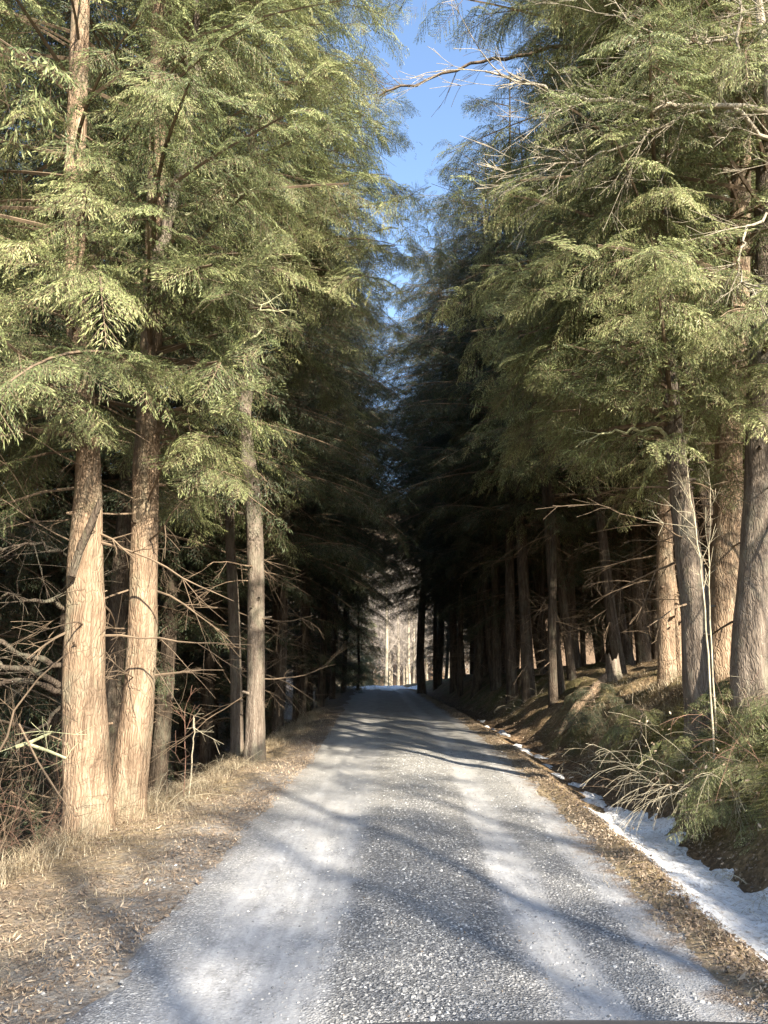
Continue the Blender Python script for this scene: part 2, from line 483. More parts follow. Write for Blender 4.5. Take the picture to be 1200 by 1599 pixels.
# snow
def snow_material():
    m, t, p, o = new_mat('old_snow')
    co = coord(t)
    n = noise_n(t, co, 26, 6, .75)
    n2 = noise_n(t, co, 7, 4, .6)
    c = mixc(t, ramp(t, n, [(0.52, 0.0), (0.64, 0.75)]), (0.88, 0.88, 0.89), (0.30, 0.22, 0.15))
    t.links.new(c, p.inputs['Base Color']); p.inputs['Roughness'].default_value = 0.6
    p.inputs['Subsurface Weight'].default_value = 0.0
    bump(t, p, math_n(t, 'ADD', n, n2), 1.0, 0.04)
    return m
M['snow'] = snow_material()
def snow_cover(x, y):
    u = x - xcen(y) - HALF
    w_ = np.interp(y, [3, 5, 7, 9, 10.2, 12, 14, 22], [0.36, 0.38, 0.36, 0.28, 0.06, 0.02, 0.10, 0.0])
    n = fbm2(x, y, 2.6, 61, 4) + .8 * fbm2(x, y, 9.0, 64, 3)
    m = w_ + 0.13 * n - np.abs(u - 0.74 - 0.06 * fbm2(x * 0, y, 1.2, 62))
    m = np.where(y > 9.6, m - 0.03 + 0.06 * fbm2(x, y, 1.9, 63), m)
    return m
def z_snow(x, y): return height(x, y) + np.clip(snow_cover(x, y) * 0.35, -0.03, 0.045) + 0.016 * fbm2(x, y, 8, 66, 3) + 0.006 * fbm2(x, y, 30, 67, 2)
gxs = axis([(1.9, 4.0, 0.035)]); gys = axis([(2.4, 12, 0.04), (12, 24, 0.1)])
snow = grid_object('snow', gxs, gys, z_snow, [M['snow']], keep=lambda x, y: snow_cover(x, y) > -0.05)
tag(snow, label='strip of old snow lying in the roadside ditch', kind='structure')
def far_snow(x, y): return 1.9 - np.abs(x - 0.2) * 0.75 - np.abs(y - 54) * 0.25 + 0.3 * fbm2(x, y, 1.5, 71)
snow2 = grid_object('snow', axis([(-3.5, 4.0, 0.12)]), axis([(45, 62, 0.2)]),
                    lambda x, y: height(x, y) + np.clip(far_snow(x, y) * 0.2, -0.03, 0.06), [M['snow']],
                    keep=lambda x, y: far_snow(x, y) > -0.1)
tag(snow2, label='snow lying across the road at its far crest', kind='structure')

# ------------------------------------------------------------------ foliage
def rotz(a):
    c, s = math.cos(a), math.sin(a); return np.array([[c, -s, 0], [s, c, 0], [0, 0, 1.0]])

def make_spray(rng, L=0.85, fine=1.0):
    """flat feathery hemlock spray along +X; returns leaf quads, tones, and rachis quads"""
    leaf, tone, wood = [], [], []
    nb = int(13 * fine)
    def leafq(p, d, l, w_, t):
        d = d / np.linalg.norm(d)
        s = np.cross(d, np.array([0, 0, 1.0])); s /= np.linalg.norm(s) + 1e-9
        n = np.cross(s, d); a = rng.uniform(-1.25, 1.25)
        s2 = s * math.cos(a) + n * math.sin(a)
        m = p + d * l * 0.45
        leaf.append([p, m + s2 * w_ / 2, p + d * l, m - s2 * w_ / 2]); tone.append(t)
    for k in range(nb):
        t = (k + rng.uniform(0, 0.6)) / nb
        bx = L * (0.08 + 0.92 * t)
        side = 1 if k % 2 else -1
        bl = L * 0.46 * (1 - t) ** 0.7 * rng.uniform(0.7, 1.15) + 0.06
        ang = R(rng.uniform(38, 60)) * side
        bd = np.array([math.cos(ang), math.sin(ang), 0])
        p0 = np.array([bx, 0, 0])
        nt_ = max(2, int(bl / 0.052 * fine))
        wood.append([p0, p0 + np.array([0.006, 0, 0]), p0 + bd * bl, p0 + bd * bl - np.array([0.003, 0, 0])])
        for q_ in range(nt_):
            s_ = (q_ + rng.uniform(0, .5)) / nt_
            p = p0 + bd * bl * s_
            ts = 1 if q_ % 2 else -1
            ta = ang + R(rng.uniform(12, 42) if fine > 1.2 else rng.uniform(22, 50)) * ts
            l = (0.100 if fine < 1.2 else 0.056) * (1 - 0.45 * s_) * rng.uniform(0.7, 1.2)
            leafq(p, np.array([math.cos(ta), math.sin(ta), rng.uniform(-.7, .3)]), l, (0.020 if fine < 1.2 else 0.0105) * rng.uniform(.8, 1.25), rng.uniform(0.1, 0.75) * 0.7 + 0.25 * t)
        leafq(p0 + bd * bl * 0.9, bd + np.array([0, 0, rng.uniform(-.3, .1)]), 0.09 if fine < 1.2 else .050, 0.018 if fine < 1.2 else .0095, rng.uniform(.5, .95))
    for k in range(5):
        leafq(np.array([L * (0.8 + 0.05 * k), 0, 0]), np.array([1, rng.uniform(-.6, .6), -.1]), 0.09 if fine < 1.2 else .050, 0.018 if fine < 1.2 else .0095, rng.uniform(.6, 1.0))
    wood.append([np.array([0, 0.006, 0]), np.array([0, -0.006, 0]), np.array([L, -0.002, 0]), np.array([L, 0.002, 0])])
    leaf = np.array(leaf, dtype=np.float64); wood = np.array(wood, dtype=np.float64)
    for arr in (leaf, wood):
        x = arr[..., 0] / L; y = np.abs(arr[..., 1])
        arr[..., 2] -= L * (0.10 * x + 0.34 * x ** 2.2) + 0.55 * y ** 1.3
        arr[..., 2] += 0.02 * np.sin(arr[..., 0] * 23)
    return leaf, np.array(tone), wood

_r = np.random.RandomState(11)
SPRAYS = [make_spray(_r) for _ in range(6)]
SPRAYS_FINE = [make_spray(_r, 0.85, 2.35) for _ in range(6)]

class Crown:
    def __init__(s, seed, fine=False):
        s.rng = np.random.RandomState(seed); s.L = []; s.T = []; s.W = []; s.mb = MB(); s.sp = SPRAYS_FINE if fine else SPRAYS
    def spray(s, p, d, scale, roll=0.0, tone=0.0):
        d = np.asarray(d, float); d = d / np.linalg.norm(d)
        side = np.cross([0, 0, 1.0], d); side /= np.linalg.norm(side) + 1e-9
        up = np.cross(d, side)
        c, sn = math.cos(roll), math.sin(roll)
        y = side * c + up * sn; z = -side * sn + up * c
        B = np.stack([d, y, z], 0) * scale
        lf, tn, wd = s.sp[s.rng.randint(len(s.sp))]
        s.L.append(lf @ B + p); s.W.append(wd @ B + p)
        s.T.append(np.clip(tn + tone, 0, 0.97))
    def bough(s, p0, az, el, L, droop=0.35, dens=1.0, r0=0.02, sc=1.0, tone=None, start=0.22, needles=True):
        rng = s.rng
        k = max(5, int(L * 3))
        t = np.linspace(0, 1, k)
        wig = rng.uniform(-0.25, 0.25); wa = az + wig * np.sin(t * 3) + rng.uniform(-.1, .1) * t
        ea = el - droop * t * 1.6
        step = L / (k - 1)
        pts = [np.asarray(p0, float)]
        for i_ in range(k - 1):
            e = ea[i_]; a = wa[i_]
            pts.append(pts[-1] + step * np.array([math.cos(a) * math.cos(e), math.sin(a) * math.cos(e), math.sin(e)]))
        pts = np.array(pts)
        s.mb.tube(pts, r0 * (1 - t * 0.85), 4, 1)
        tn = rng.uniform(-0.18, 0.18) if tone is None else tone
        if not needles: return pts
        n = max(4, int(L * 5.2 * dens))
        for m_ in range(n):
            tt = start + (1 - start) * (m_ + rng.uniform(0, .7)) / n
            if tt > 0.98: tt = 0.98
            f = tt * (k - 1); i0 = min(int(f), k - 2); p = pts[i0] + (pts[i0 + 1] - pts[i0]) * (f - i0)
            d = pts[i0 + 1] - pts[i0]; d /= np.linalg.norm(d)
            sd = 1 if m_ % 2 else -1
            a = R(rng.uniform(35, 70)) * sd
            dd = rotz(a) @ np.array([d[0], d[1], 0]); dd = dd / (np.linalg.norm(dd) + 1e-9)
            dd = dd + np.array([0, 0, rng.uniform(-.65, .15)])
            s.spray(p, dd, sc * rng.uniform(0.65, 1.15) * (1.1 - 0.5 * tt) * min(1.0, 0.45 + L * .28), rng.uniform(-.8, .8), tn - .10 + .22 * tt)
        s.spray(pts[-2], pts[-1] - pts[-2], sc * rng.uniform(.6, .9), rng.uniform(-.3, .3), tn + .15)
        return pts
    def finish(s, name, parent, loc, keep=None, mats=('needles', 'twig')):
        L = np.concatenate(s.L); T = np.concatenate(s.T); W = np.concatenate(s.W)
        if keep is not None:
            k = keep(L.mean(1)); L = L[k]; T = T[k]; k2 = keep(W.mean(1)); W = W[k2]
            off = 0
            for n_, v_ in enumerate(s.mb.v):        # bare stems end where their needles end
                cq = v_[s.mb.q[n_] - off].mean(1); kk_ = keep(cq) & keep(cq + np.stack([np.where(cq[:, 0] < .6, .5, -.5), cq[:, 0] * 0, cq[:, 0] * 0], 1)); off += len(v_)
                s.mb.q[n_] = s.mb.q[n_][kk_]; s.mb.m[n_] = s.mb.m[n_][kk_]; s.mb.t[n_] = s.mb.t[n_][kk_]
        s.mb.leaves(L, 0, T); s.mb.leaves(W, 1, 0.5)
        return s.mb.build(name, [M[mats[0]], M[mats[1]]], parent, loc=loc)

def fractal(mb, p, d, L, r, rng, depth, spread=0.6, sides=5, m=0, grav=0.0, kids=4, minr=0.002, up=0.0):
    """bare branch with side branches"""
    k = max(4, int(L / 0.18)); k = min(k, 14)
    d = np.asarray(d, float); d /= np.linalg.norm(d)
    pts = [np.asarray(p, float)]; dirs = [d]
    for i_ in range(k - 1):
        d = d + rng.normal(0, 0.11, 3) + np.array([0, 0, up - grav]) / k
        d /= np.linalg.norm(d); pts.append(pts[-1] + d * L / (k - 1)); dirs.append(d)
    t = np.linspace(0, 1, k)
    mb.tube(pts, np.maximum(r * (1 - 0.8 * t), minr), sides, m)
    if depth <= 0: return pts
    for c in range(kids):
        f = rng.uniform(0.2, 0.98); i0 = int(f * (k - 1))
        dd = dirs[i0] + rng.normal(0, spread, 3); dd /= np.linalg.norm(dd)
        if np.dot(dd, dirs[i0]) < 0.1: dd = dd + dirs[i0]
        fractal(mb, pts[i0], dd, L * rng.uniform(0.35, 0.6), max(r * (1 - .8 * f) * 0.6, minr), rng, depth - 1, spread, max(3, sides - 1), m, grav, kids, minr, up)
    return pts

def trunk_mesh(name, pts, rad, mat, parent, loc, sides=28, flare=0.95, seed=0, rough=0.05, sub=0.16):
    """tapered trunk through world points, resampled, root flare, uneven cross section"""
    pts = np.asarray(pts, float); rad = np.asarray(rad, float)
    seg = np.linalg.norm(np.diff(pts, axis=0), axis=1); s = np.concatenate([[0], np.cumsum(seg)])
    n = max(6, int(s[-1] / sub)); ss = np.linspace(0, s[-1], n)
    # smooth interpolation
    p = np.stack([np.interp(ss, s, pts[:, c]) for c in range(3)], 1); r = np.interp(ss, s, rad)
    kk = np.array([1, 2, 3, 2, 1.0]); kk /= kk.sum()
    for c in range(3):
        p[:, c] = np.convolve(np.pad(p[:, c], 2, mode='reflect', reflect_type='odd'), kk, 'valid')
    r = np.convolve(np.pad(r, 2, mode='edge'), kk, 'valid')
    a = np.linspace(0, 2 * np.pi, sides, endpoint=False)
    A, S = np.meshgrid(a, ss)
    rs = np.random.RandomState(seed)
    lob = np.zeros_like(A)
    for f_ in (3, 5, 7):
        lob += np.cos(f_ * A + rs.uniform(0, 6.28) + 0.15 * S) / f_
    fl = flare * np.exp(-S / 0.28) * (1 + 0.6 * lob)
    rr = r[:, None] * (1 + fl * 0.55 + 0.05 * lob * np.exp(-S / 6)
                       + rough * fbm2(np.cos(A) * 3 + seed, np.sin(A) * 3 + S * 1.1, 1.2, seed + 3)
                       + rough * 0.6 * fbm2(A * 2.6, S * 2.0, 2.2, seed + 8, 2))
    tan = np.gradient(p, axis=0); tan /= np.linalg.norm(tan, axis=1)[:, None]
    u = np.cross(tan, [0, 1.0, 0]); u /= np.linalg.norm(u, axis=1)[:, None]; v_ = np.cross(tan, u)
    V = p[:, None] + rr[..., None] * (np.cos(A)[..., None] * u[:, None] + np.sin(A)[..., None] * v_[:, None])
    i = np.arange(n - 1)[:, None] * sides; j = np.arange(sides)[None]; jn = (j + 1) % sides
    q = np.stack([i + j, i + sides + j, i + sides + jn, i + jn], -1).reshape(-1, 4)
    mb = MB(); mb.add(V.reshape(-1, 3), q)
    return mb, p, r, ss

def pix_trunk(poly, d, dy=0.0, extra_top=None):
    """poly of (px, py, width px) traced on the photograph at distance d"""
    pts, rad = [], []
    for (px, py, wd) in poly:
        pts.append(P(px, py, d)); rad.append(pxm(wd, d) / 2)
    return np.array(pts), np.array(rad)

# the lane of open sky over the road, kept clear of near boughs
def clear_lane(c):
    x, y, z = c[:, 0], c[:, 1], c[:, 2]
    n = 0.30 * np.sin(y * 1.9 + z * 2.3) + 0.22 * np.sin(y * 4.1 - z * 3.7 + 1.0) + 0.12 * np.sin(x * 9 + z * 8)
    xl = np.interp(z, [3.6, 5.2, 6.2, 7.2, 9.9, 15], [-1.5, -1.8, -1.3, -0.3, 0.50, 0.30]) + n
    xr = np.interp(z, [3.5, 4.4, 5.2, 5.9, 7.9, 11, 16], [3.2, 2.75, 2.5, 1.4, 1.05, 0.75, 0.9]) + n
    stray = np.abs(np.sin(z * 5.3 + y * .6)) < 0.12
    return (x < xl) | (x > xr) | (stray & (z > 8))

def near_tree(name, label, poly, d, seed, top=18.0, crown0=4.5, reach=3.2, n=70, lean_dirs=None, grp=None, bark_='bark',
              az_bias=None, dead=10, dead_z=(1.0, 4.5), fine=True, needles='needles', keep=True, sink=0.35, dens=1.0, cat='tree', loc_y=0):
    pts, rad = pix_trunk(poly, d)
    x0, y0 = pts[0][0], pts[0][1]
    gz = H(x0, y0)
    # extend to ground and up to the tree top
    pts = np.vstack([[pts[0][0] + 0.0, y0, gz - sink], pts[0] if pts[0][2] > gz + 0.05 else [x0, y0, gz + .05], pts[1:]])
    rad = np.concatenate([[rad[0] * 1.08], rad])
    dv = (pts[-1] - pts[-3]); dv /= np.linalg.norm(dv)
    hh = top + gz - pts[-1][2]
    if hh > 1:
        e = np.array([pts[-1] + (dv * 0.4 + np.array([0, 0, 1.0])) * hh * f for f in (0.35, 0.7, 1.0)])
        pts = np.vstack([pts, e]); rad = np.concatenate([rad, [rad[-1] * .75, rad[-1] * .45, 0.02]])
    loc = (x0, y0, gz)
    root = empty(name, loc)
    tag(root, label, cat, grp)
    mb, p, r, ss = trunk_mesh('trunk', pts, rad, None, root, loc, seed=seed, sub=0.10, sides=36)
    rng = np.random.RandomState(seed + 50)
    for k in range(16):
        z = gz + rng.uniform(.8, 9); i0 = int(np.argmin(np.abs(p[:, 2] - z))); az = rng.uniform(0, 6.28)
        dd = np.array([math.cos(az), math.sin(az), rng.uniform(-.2, .5)]); ln = rng.uniform(.03, .16); q0 = p[i0] + dd * r[i0] * .8; rr_ = rng.uniform(.010, .028)
        mb.tube(np.array([q0, q0 + dd * (r[i0] * .25), q0 + dd * (r[i0] * .25 + ln)]), np.array([rr_ * 1.9, rr_ * 1.1, rr_ * .7]), 7, 0)
    tr = mb.build('trunk', [M[bark_]], root, smooth=True, loc=loc)
    # dead limbs on the bare lower trunk
    if dead:
        dm = MB()
        for k in range(dead):
            z = gz + rng.uniform(*dead_z)
            i0 = int(np.argmin(np.abs(p[:, 2] - z)))
            az = rng.uniform(0, 6.28)
            dd = np.array([math.cos(az), math.sin(az), rng.uniform(-.35, .35)])
            fractal(dm, p[i0] + dd * r[i0] * 0.8, dd, rng.uniform(0.5, 2.0), rng.uniform(.008, .02), rng, 2, 0.5, 5, 0, 0.25, 3)
        dm.build('dead_twigs', [M['twig']], root, loc=loc)
    cr = Crown(seed + 9, fine)
    H_ = top - crown0
    for k in range(n):
        f = ((k + rng.uniform(0, 1)) / n) ** 1.25
        z = gz + crown0 + f * H_
        i0 = int(np.argmin(np.abs(p[:, 2] - z)))
        az = rng.uniform(0, 6.28)
        if az_bias is not None and rng.rand() < 0.55:
            az = az_bias + rng.normal(0, 0.7)
        if math.sin(az * 2 + seed * 1.7 + z * .9) + .8 * math.sin(z * 2.3 + seed + az) < -.75: continue
        L = reach * (1 - 0.62 * f ** 1.6) * rng.uniform(0.6, 1.2)
        el = rng.uniform(-.15, .30) + 0.25 * f
        cr.bough(p[i0], az, el, L, rng.uniform(.2, .5), dens, 0.008 + 0.006 * L)
    kf = None
    if keep:
        kf = clear_lane
    cr._p = p; cr._r = r; cr._loc = loc; cr._root = root; cr._kf = kf; cr._needles = needles
    return cr

def close(cr): return cr.finish('crown', cr._root, cr._loc, cr._kf, (cr._needles, 'twig'))

# ------------------------------------------------------------------ generic hemlocks (shared meshes)
def proto_hemlock(seed, top, crown0, reach, n, r0, bark_='bark_deep_shade', needles='needles', dead=26, dens=1.0, dead_top=None, lean=0.0, full=False):
    rng = np.random.RandomState(seed)
    hs = np.array([-0.5, 0.0, 1.5, 4, 8, 13, top])
    bend = rng.normal(0, 0.10, (7, 2)); bend[:2] = 0
    pts = np.stack([np.cumsum(bend[:, 0]) + lean * hs, np.cumsum(bend[:, 1]), hs], 1)
    rad = r0 * np.array([1.15, 1.05, 0.95, 0.85, 0.65, 0.4, 0.08])
    root = empty('hemlock_tree', (0, 0, -500))
    mb, p, r, ss = trunk_mesh('trunk', pts, rad, None, root, (0, 0, 0), sides=18, seed=seed, sub=0.3)
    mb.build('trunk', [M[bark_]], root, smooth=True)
    cr = Crown(seed + 9)
    dt = dead_top or crown0
    for k in range(dead):
        z = rng.uniform(0.8, dt + 1.0); i0 = int(np.argmin(np.abs(p[:, 2] - z)))
        az = rng.uniform(0, 6.28); dd = np.array([math.cos(az), math.sin(az), rng.uniform(-.5, .15)])
        fractal(cr.mb, p[i0], dd, rng.uniform(0.5, 1.7), rng.uniform(.006, .013), rng, 1, 0.5, 4, 1, 0.3, 4, 0.003)
    for k in range(n):
        f = ((k + rng.uniform(0, 1)) / n) ** 1.1
        z = crown0 + f * (top - crown0 - 0.3)
        i0 = int(np.argmin(np.abs(p[:, 2] - z)))
        shape = (1 - 0.85 * f ** 1.4) if f > 0.12 else 0.75 + f * 1.9
        if full: shape = 1 - .6 * f ** 2.2
        L = reach * shape * rng.uniform(0.6, 1.2) + 0.25
        cr.bough(p[i0], rng.uniform(0, 6.28), rng.uniform(-.2, .2) + .2 * f, L, rng.uniform(.2, .5), dens, 0.008 + .006 * L)
    cr.finish('crown', root, None, None, (needles, 'twig'))
    return root

PROTO = {
    'tallA': proto_hemlock(101, 20, 5.3, 3.9, 125, 0.20),
    'tallB': proto_hemlock(102, 22, 6.2, 4.2, 130, 0.17),
    'tallC': proto_hemlock(103, 19, 4.8, 3.6, 120, 0.14),
    'lowA': proto_hemlock(104, 16, 1.6, 2.8, 105, 0.16, dead=10),
    'lowB': proto_hemlock(105, 13, 0.9, 2.4, 95, 0.12, dead=6),
    'deepA': proto_hemlock(106, 21, 3.4, 4.2, 125, 0.19, needles='needles_shaded'),
    'arch': proto_hemlock(109, 24, 7.6, 5.4, 170, 0.2, needles='needles_shaded', full=True),
    'dusk': proto_hemlock(110, 20, 5.0, 4.2, 135, 0.17, needles='needles_shaded'),
    'duskB': proto_hemlock(111, 21, 4.4, 3.9, 135, 0.14, needles='needles_shaded'),
    'thin': proto_hemlock(112, 19, 5.6, 3.4, 62, 0.15, needles='needles_shaded'),
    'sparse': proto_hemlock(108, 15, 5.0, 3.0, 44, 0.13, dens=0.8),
    'deepB': proto_hemlock(107, 19, 1.8, 3.8, 125, 0.15, needles='needles_shaded'),
}
USED = {}
PR = random.Random(5)
def hem(kind, x, y, s=1.0, label='', group='', rz=None, th=None, tilt=0.055):
    root = PROTO[kind]
    z = H(x, y) - 0.05
    rz = PR.uniform(0, 6.28) if rz is None else rz
    sc = (s, s, s) if th is None else (s * th, s * th, s)
    tl = (PR.uniform(-tilt, tilt), PR.uniform(-tilt, tilt))
    if kind not in USED:
        USED[kind] = root
        root.location = (x, y, z); root.rotation_euler = (tl[0], tl[1], rz); root.scale = sc
        tag(root, label, 'tree', group or None); return root
    o = copy_tree(root, (x, y, z), rz, sc, label, group, tl)
    if not group and 'group' in o: del o['group']
    return o


# ------------------------------------------------------------------ the near left pair
A = [(138, 1292, 66), (135, 1180, 64), (130, 1060, 61), (135, 960, 58), (133, 880, 53), (138, 780, 42), (138, 700, 36), (124, 560, 37),
     (118, 430, 36), (115, 300, 34), (122, 150, 34), (126, 20, 32), (128, -160, 30)]
crA = near_tree('hemlock_tree', 'thickest near trunk left of the road, crossed high up by a dark fork', A, 8.3, 1,
                top=20, crown0=4.3, reach=4.0, n=96, az_bias=math.pi * 0.95, dead=16, dead_z=(1.5, 5.0))
# a second leader that leaves the trunk at the fork
for k in range(12):
    f_ = PR.random(); i0 = int(np.argmin(np.abs(crA._p[:, 2] - (4.6 + 8.5 * f_))))
    crA.bough(crA._p[i0], PR.uniform(-2.5, -0.9), PR.uniform(-.1, .25), PR.uniform(1.2, 2.8), .4, 1.1, .02)
for (px, py, az, el, L) in ((128, 640, -1.2, -.1, 1.6), (126, 610, -2.2, -.1, 1.8), (124, 580, -.8, 0, 1.8), (126, 640, 3.0, -.1, 2.4), (126, 600, -2.8, 0, 2.2), (130, 660, 2.7, -.2, 2.0),
                            (126, 560, -1.6, 0, 1.5), (134, 700, 3.3, -.2, 2.2), (134, 760, 3.4, -.2, 1.9)):
    crA.bough(P(px, py, 8.3), az, el, L, 0.5, 1.3, 0.018, tone=-.12)
rA = random.Random(3); nA = np.random.RandomState(31)
for (pl, w0) in (([(110, 1072), (60, 1052), (-20, 1030), (-90, 1010)], .042), ([(108, 1082), (40, 1066), (-60, 1062)], .045), ([(112, 1050), (50, 1030), (10, 1005), (-40, 990)], .04),
                 ([(105, 1105), (60, 1130), (20, 1160), (-30, 1190)], .022), ([(108, 950), (60, 935), (0, 930)], .03), ([(110, 870), (60, 850), (-10, 860)], .025)):
    mb = MB(); pts = np.array([P(px, py, 8.3 - 0.25 * i_) for i_, (px, py) in enumerate(pl)])
    tt = np.linspace(0, len(pl) - 1, 12); pp = np.stack([np.interp(tt, range(len(pl)), pts[:, c]) for c in range(3)], 1) + nA.normal(0, .03, (12, 3))
    mb.tube(pp, np.linspace(w0, w0 * .45, 12), 7, 0)
    for i_ in range(2, 12):
        if nA.rand() < .8: fractal(mb, pp[i_], nA.normal(0, .6, 3) + (pp[i_] - pp[i_ - 1]) * 6, nA.uniform(.4, 1.2), .009, nA, 1, .5, 4, 0, .2, 4, .003)
    mb.build('dead_limb', [M['bark_deep_shade']], crA._root, smooth=True, loc=crA._loc)
# dark fork that crosses the trunk
pts, rad = pix_trunk([(112, 900, 14), (128, 850, 13), (150, 800, 12), (158, 780, 8)], 8.02)
mb = MB(); mb.tube(pts, rad, 8, 0); mb.build('dead_limb', [M['bark_deep_shade']], crA._root, smooth=True, loc=crA._loc)
close(crA)
B = [(192, 1278, 60), (204, 1200, 52), (215, 1100, 48), (222, 1000, 45), (226, 850, 42), (228, 750, 42), (232, 640, 37), (238, 500, 35),
     (242, 380, 32), (245, 250, 30), (247, 100, 28), (250, -120, 26)]
crB = near_tree('hemlock_tree', 'smooth reddish trunk leaning right beside the thicker one, fully lit by the sun', B, 9.0, 2,
                top=21, crown0=4.9, reach=4.1, n=100, az_bias=-0.4, dead=10, dead_z=(1.5, 5.0))
for k in range(9):
    f_ = PR.random(); i0 = int(np.argmin(np.abs(crB._p[:, 2] - (5.2 + 8.5 * f_))))
    crB.bough(crB._p[i0], PR.uniform(-2.3, -0.7), PR.uniform(-.1, .25), PR.uniform(1.2, 2.8), .4, 1.1, .02)
# drooping green boughs to the right of this trunk
for (px, py, az, el, L) in ((240, 655, -0.35, 0.1, 1.7), (238, 690, -0.6, -0.05, 1.9), (236, 720, -0.2, -0.1, 1.5), 
                            (236, 680, -2.2, 0.0, 1.4), (238, 480, -0.5, 0.0, 1.3), (240, 500, -0.2, 0.1, 1.2)):
    crB.bough(P(px, py, 9.0), az, el, L, 0.3, 1.3, 0.018)
def limb(cr, poly, d, wd, mat, twigs=0, seed=1, name='dead_limb', dz=0.0, tl=.6, leafy=False):
    rg = np.random.RandomState(seed)
    pts = np.array([P(px, py, d + dz * i_) for i_, (px, py) in enumerate(poly)]); k = len(poly) * 4
    tt = np.linspace(0, len(poly) - 1, k); pp = np.stack([np.interp(tt, range(len(poly)), pts[:, c]) for c in range(3)], 1) + rg.normal(0, .022, (k, 3))
    mb = MB(); mb.tube(pp, np.interp(np.linspace(0, 1, k), [0, 1], [pxm(wd, d) / 2, pxm(wd, d) / 2 * .35]), 7, 0)
    for _ in range(twigs):
        i_ = rg.randint(2, k)
        fractal(mb, pp[i_], rg.normal(0, .55, 3) + (pp[i_] - pp[i_ - 1]) * 8, rg.uniform(.4, 1.0) * tl, .007, rg, 1, .5, 4, 0, .1, 4, .0028)
    return mb.build(name, [M[mat]], cr._root, smooth=True, loc=cr._loc)
limb(crB, [(222, 500), (240, 440), (262, 350), (288, 240), (304, 140), (306, 20), (300, -80)], 8.6, 24, 'bark_grey_shaded', 12, 5, 'forked_stem', -.05, 1.2)
limb(crB, [(262, 600), (300, 588), (340, 570), (380, 540), (412, 515)], 8.8, 9, 'twig_lichen', 4, 6)
limb(crB, [(240, 560), (290, 540), (350, 515), (400, 500)], 8.9, 5, 'twig_lichen', 5, 7)
limb(crB, [(258, 385), (300, 415), (350, 450), (400, 475), (440, 485)], 8.4, 7, 'twig_lichen', 16, 8)
limb(crB, [(290, 335), (330, 330), (370, 310), (400, 290)], 8.4, 6, 'twig_lichen', 9, 9)
limb(crB, [(262, 410), (310, 420), (345, 410), (385, 400)], 8.3, 5, 'twig_lichen', 26, 10, tl=.8)
for k in range(20):
    i0 = int(np.argmin(np.abs(crB._p[:, 2] - (8.5 + 7 * k / 20)))); crB.bough(crB._p[i0], PR.uniform(-.7, .5), PR.uniform(0, .35), PR.uniform(2.8, 4.0), .28, .9, .022)
close(crB)
C = [(398, 1176, 30), (400, 1050, 27), (400, 900, 26), (396, 780, 26), (384, 690, 24), (381, 650, 22), (390, 570, 21), (395, 500, 19),
     (398, 400, 16), (395, 250, 14)]
crC = near_tree('hemlock_tree', 'slim trunk with a kink on the left verge, patch of sun below the kink', C, 14.0, 3, top=19, crown0=8.6,
                reach=4.0, n=105, az_bias=-0.7, dead=14, dead_z=(1, 6.5), bark_='bark_grey_shaded')
for k in range(14):
    i0 = int(np.argmin(np.abs(crC._p[:, 2] - (10 + 7 * k / 14)))); crC.bough(crC._p[i0], PR.uniform(-.6, .5), PR.uniform(0, .3), PR.uniform(2.6, 3.8), .28, .9, .022)
close(crC)
C2 = [(371, 1180, 19), (370, 1080, 18), (366, 960, 17), (360, 850, 15), (356, 700, 13), (352, 560, 11)]
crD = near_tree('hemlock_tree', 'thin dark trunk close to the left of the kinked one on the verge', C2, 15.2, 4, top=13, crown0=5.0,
                reach=2.2, n=45, dead=14, dead_z=(.6, 5), bark_='bark_grey_shaded', fine=False)
close(crD)

# right bank
R1 = [(1092, 1062, 46), (1086, 950, 43), (1070, 820, 37), (1060, 740, 33), (1050, 650, 27), (1046, 590, 24), (1040, 450, 20), (1036, 300, 17)]
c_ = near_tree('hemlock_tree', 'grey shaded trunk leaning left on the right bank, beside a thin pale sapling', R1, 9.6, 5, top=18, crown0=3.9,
               reach=4.3, n=105, az_bias=math.pi * 1.12, dead=6, dead_z=(1, 3.5), bark_='bark_grey_shaded')
limb(c_, [(1052, 690), (1020, 668), (975, 672), (930, 680)], 9.4, 7, 'twig_lichen', 4, 21, 'dead_limb', -.1)
limb(c_, [(1050, 400), (1000, 330), (960, 290)], 9.4, 7, 'twig_lichen', 12, 22, 'dead_limb', -.2)
for (px, py, az, el, L) in ((1056, 690, 3.5, 0.05, 2.2), (1050, 640, 3.9, 0.1, 2.2), (1048, 600, 3.4, 0.15, 2.4), (1046, 560, 4.0, 0.1, 2.3), (1044, 520, 3.6, 0.2, 2.6),
                            (1044, 540, 3.2, 0.1, 2.4), (1056, 680, 3.1, 0.0, 2.0)):
    c_.bough(P(px, py, 9.6), az, el, L, 0.35, 1.3, 0.02, tone=0.12)
for (px, py, az, el, L) in ((1052, 700, 4.3, 0.0, 1.6), (1050, 660, 4.8, 0.0, 1.8), (1048, 620, 5.2, .1, 1.9), (1046, 580, 4.6, .1, 2.0), (1044, 500, 4.4, .1, 2.2), (1044, 460, 3.7, .1, 3.0), (1042, 420, 4.2, .1, 2.8)):
    c_.bough(P(px, py, 9.6), az, el, L, 0.4, 1.3, 0.018, tone=0.12)
close(c_)
R2 = [(1128, 1046, 50), (1132, 900, 49), (1138, 800, 44), (1137, 700, 41), (1146, 620, 37), (1150, 560, 36), (1155, 400, 34), (1160, 120, 30), (1162, -100, 26)]
c_ = near_tree('hemlock_tree', 'stout trunk on the right bank, sunlit down its right half', R2, 10.5, 6, top=18, crown0=4.6, reach=4.6, n=115,
               az_bias=math.pi * 1.1, dead=8, dead_z=(1, 4))
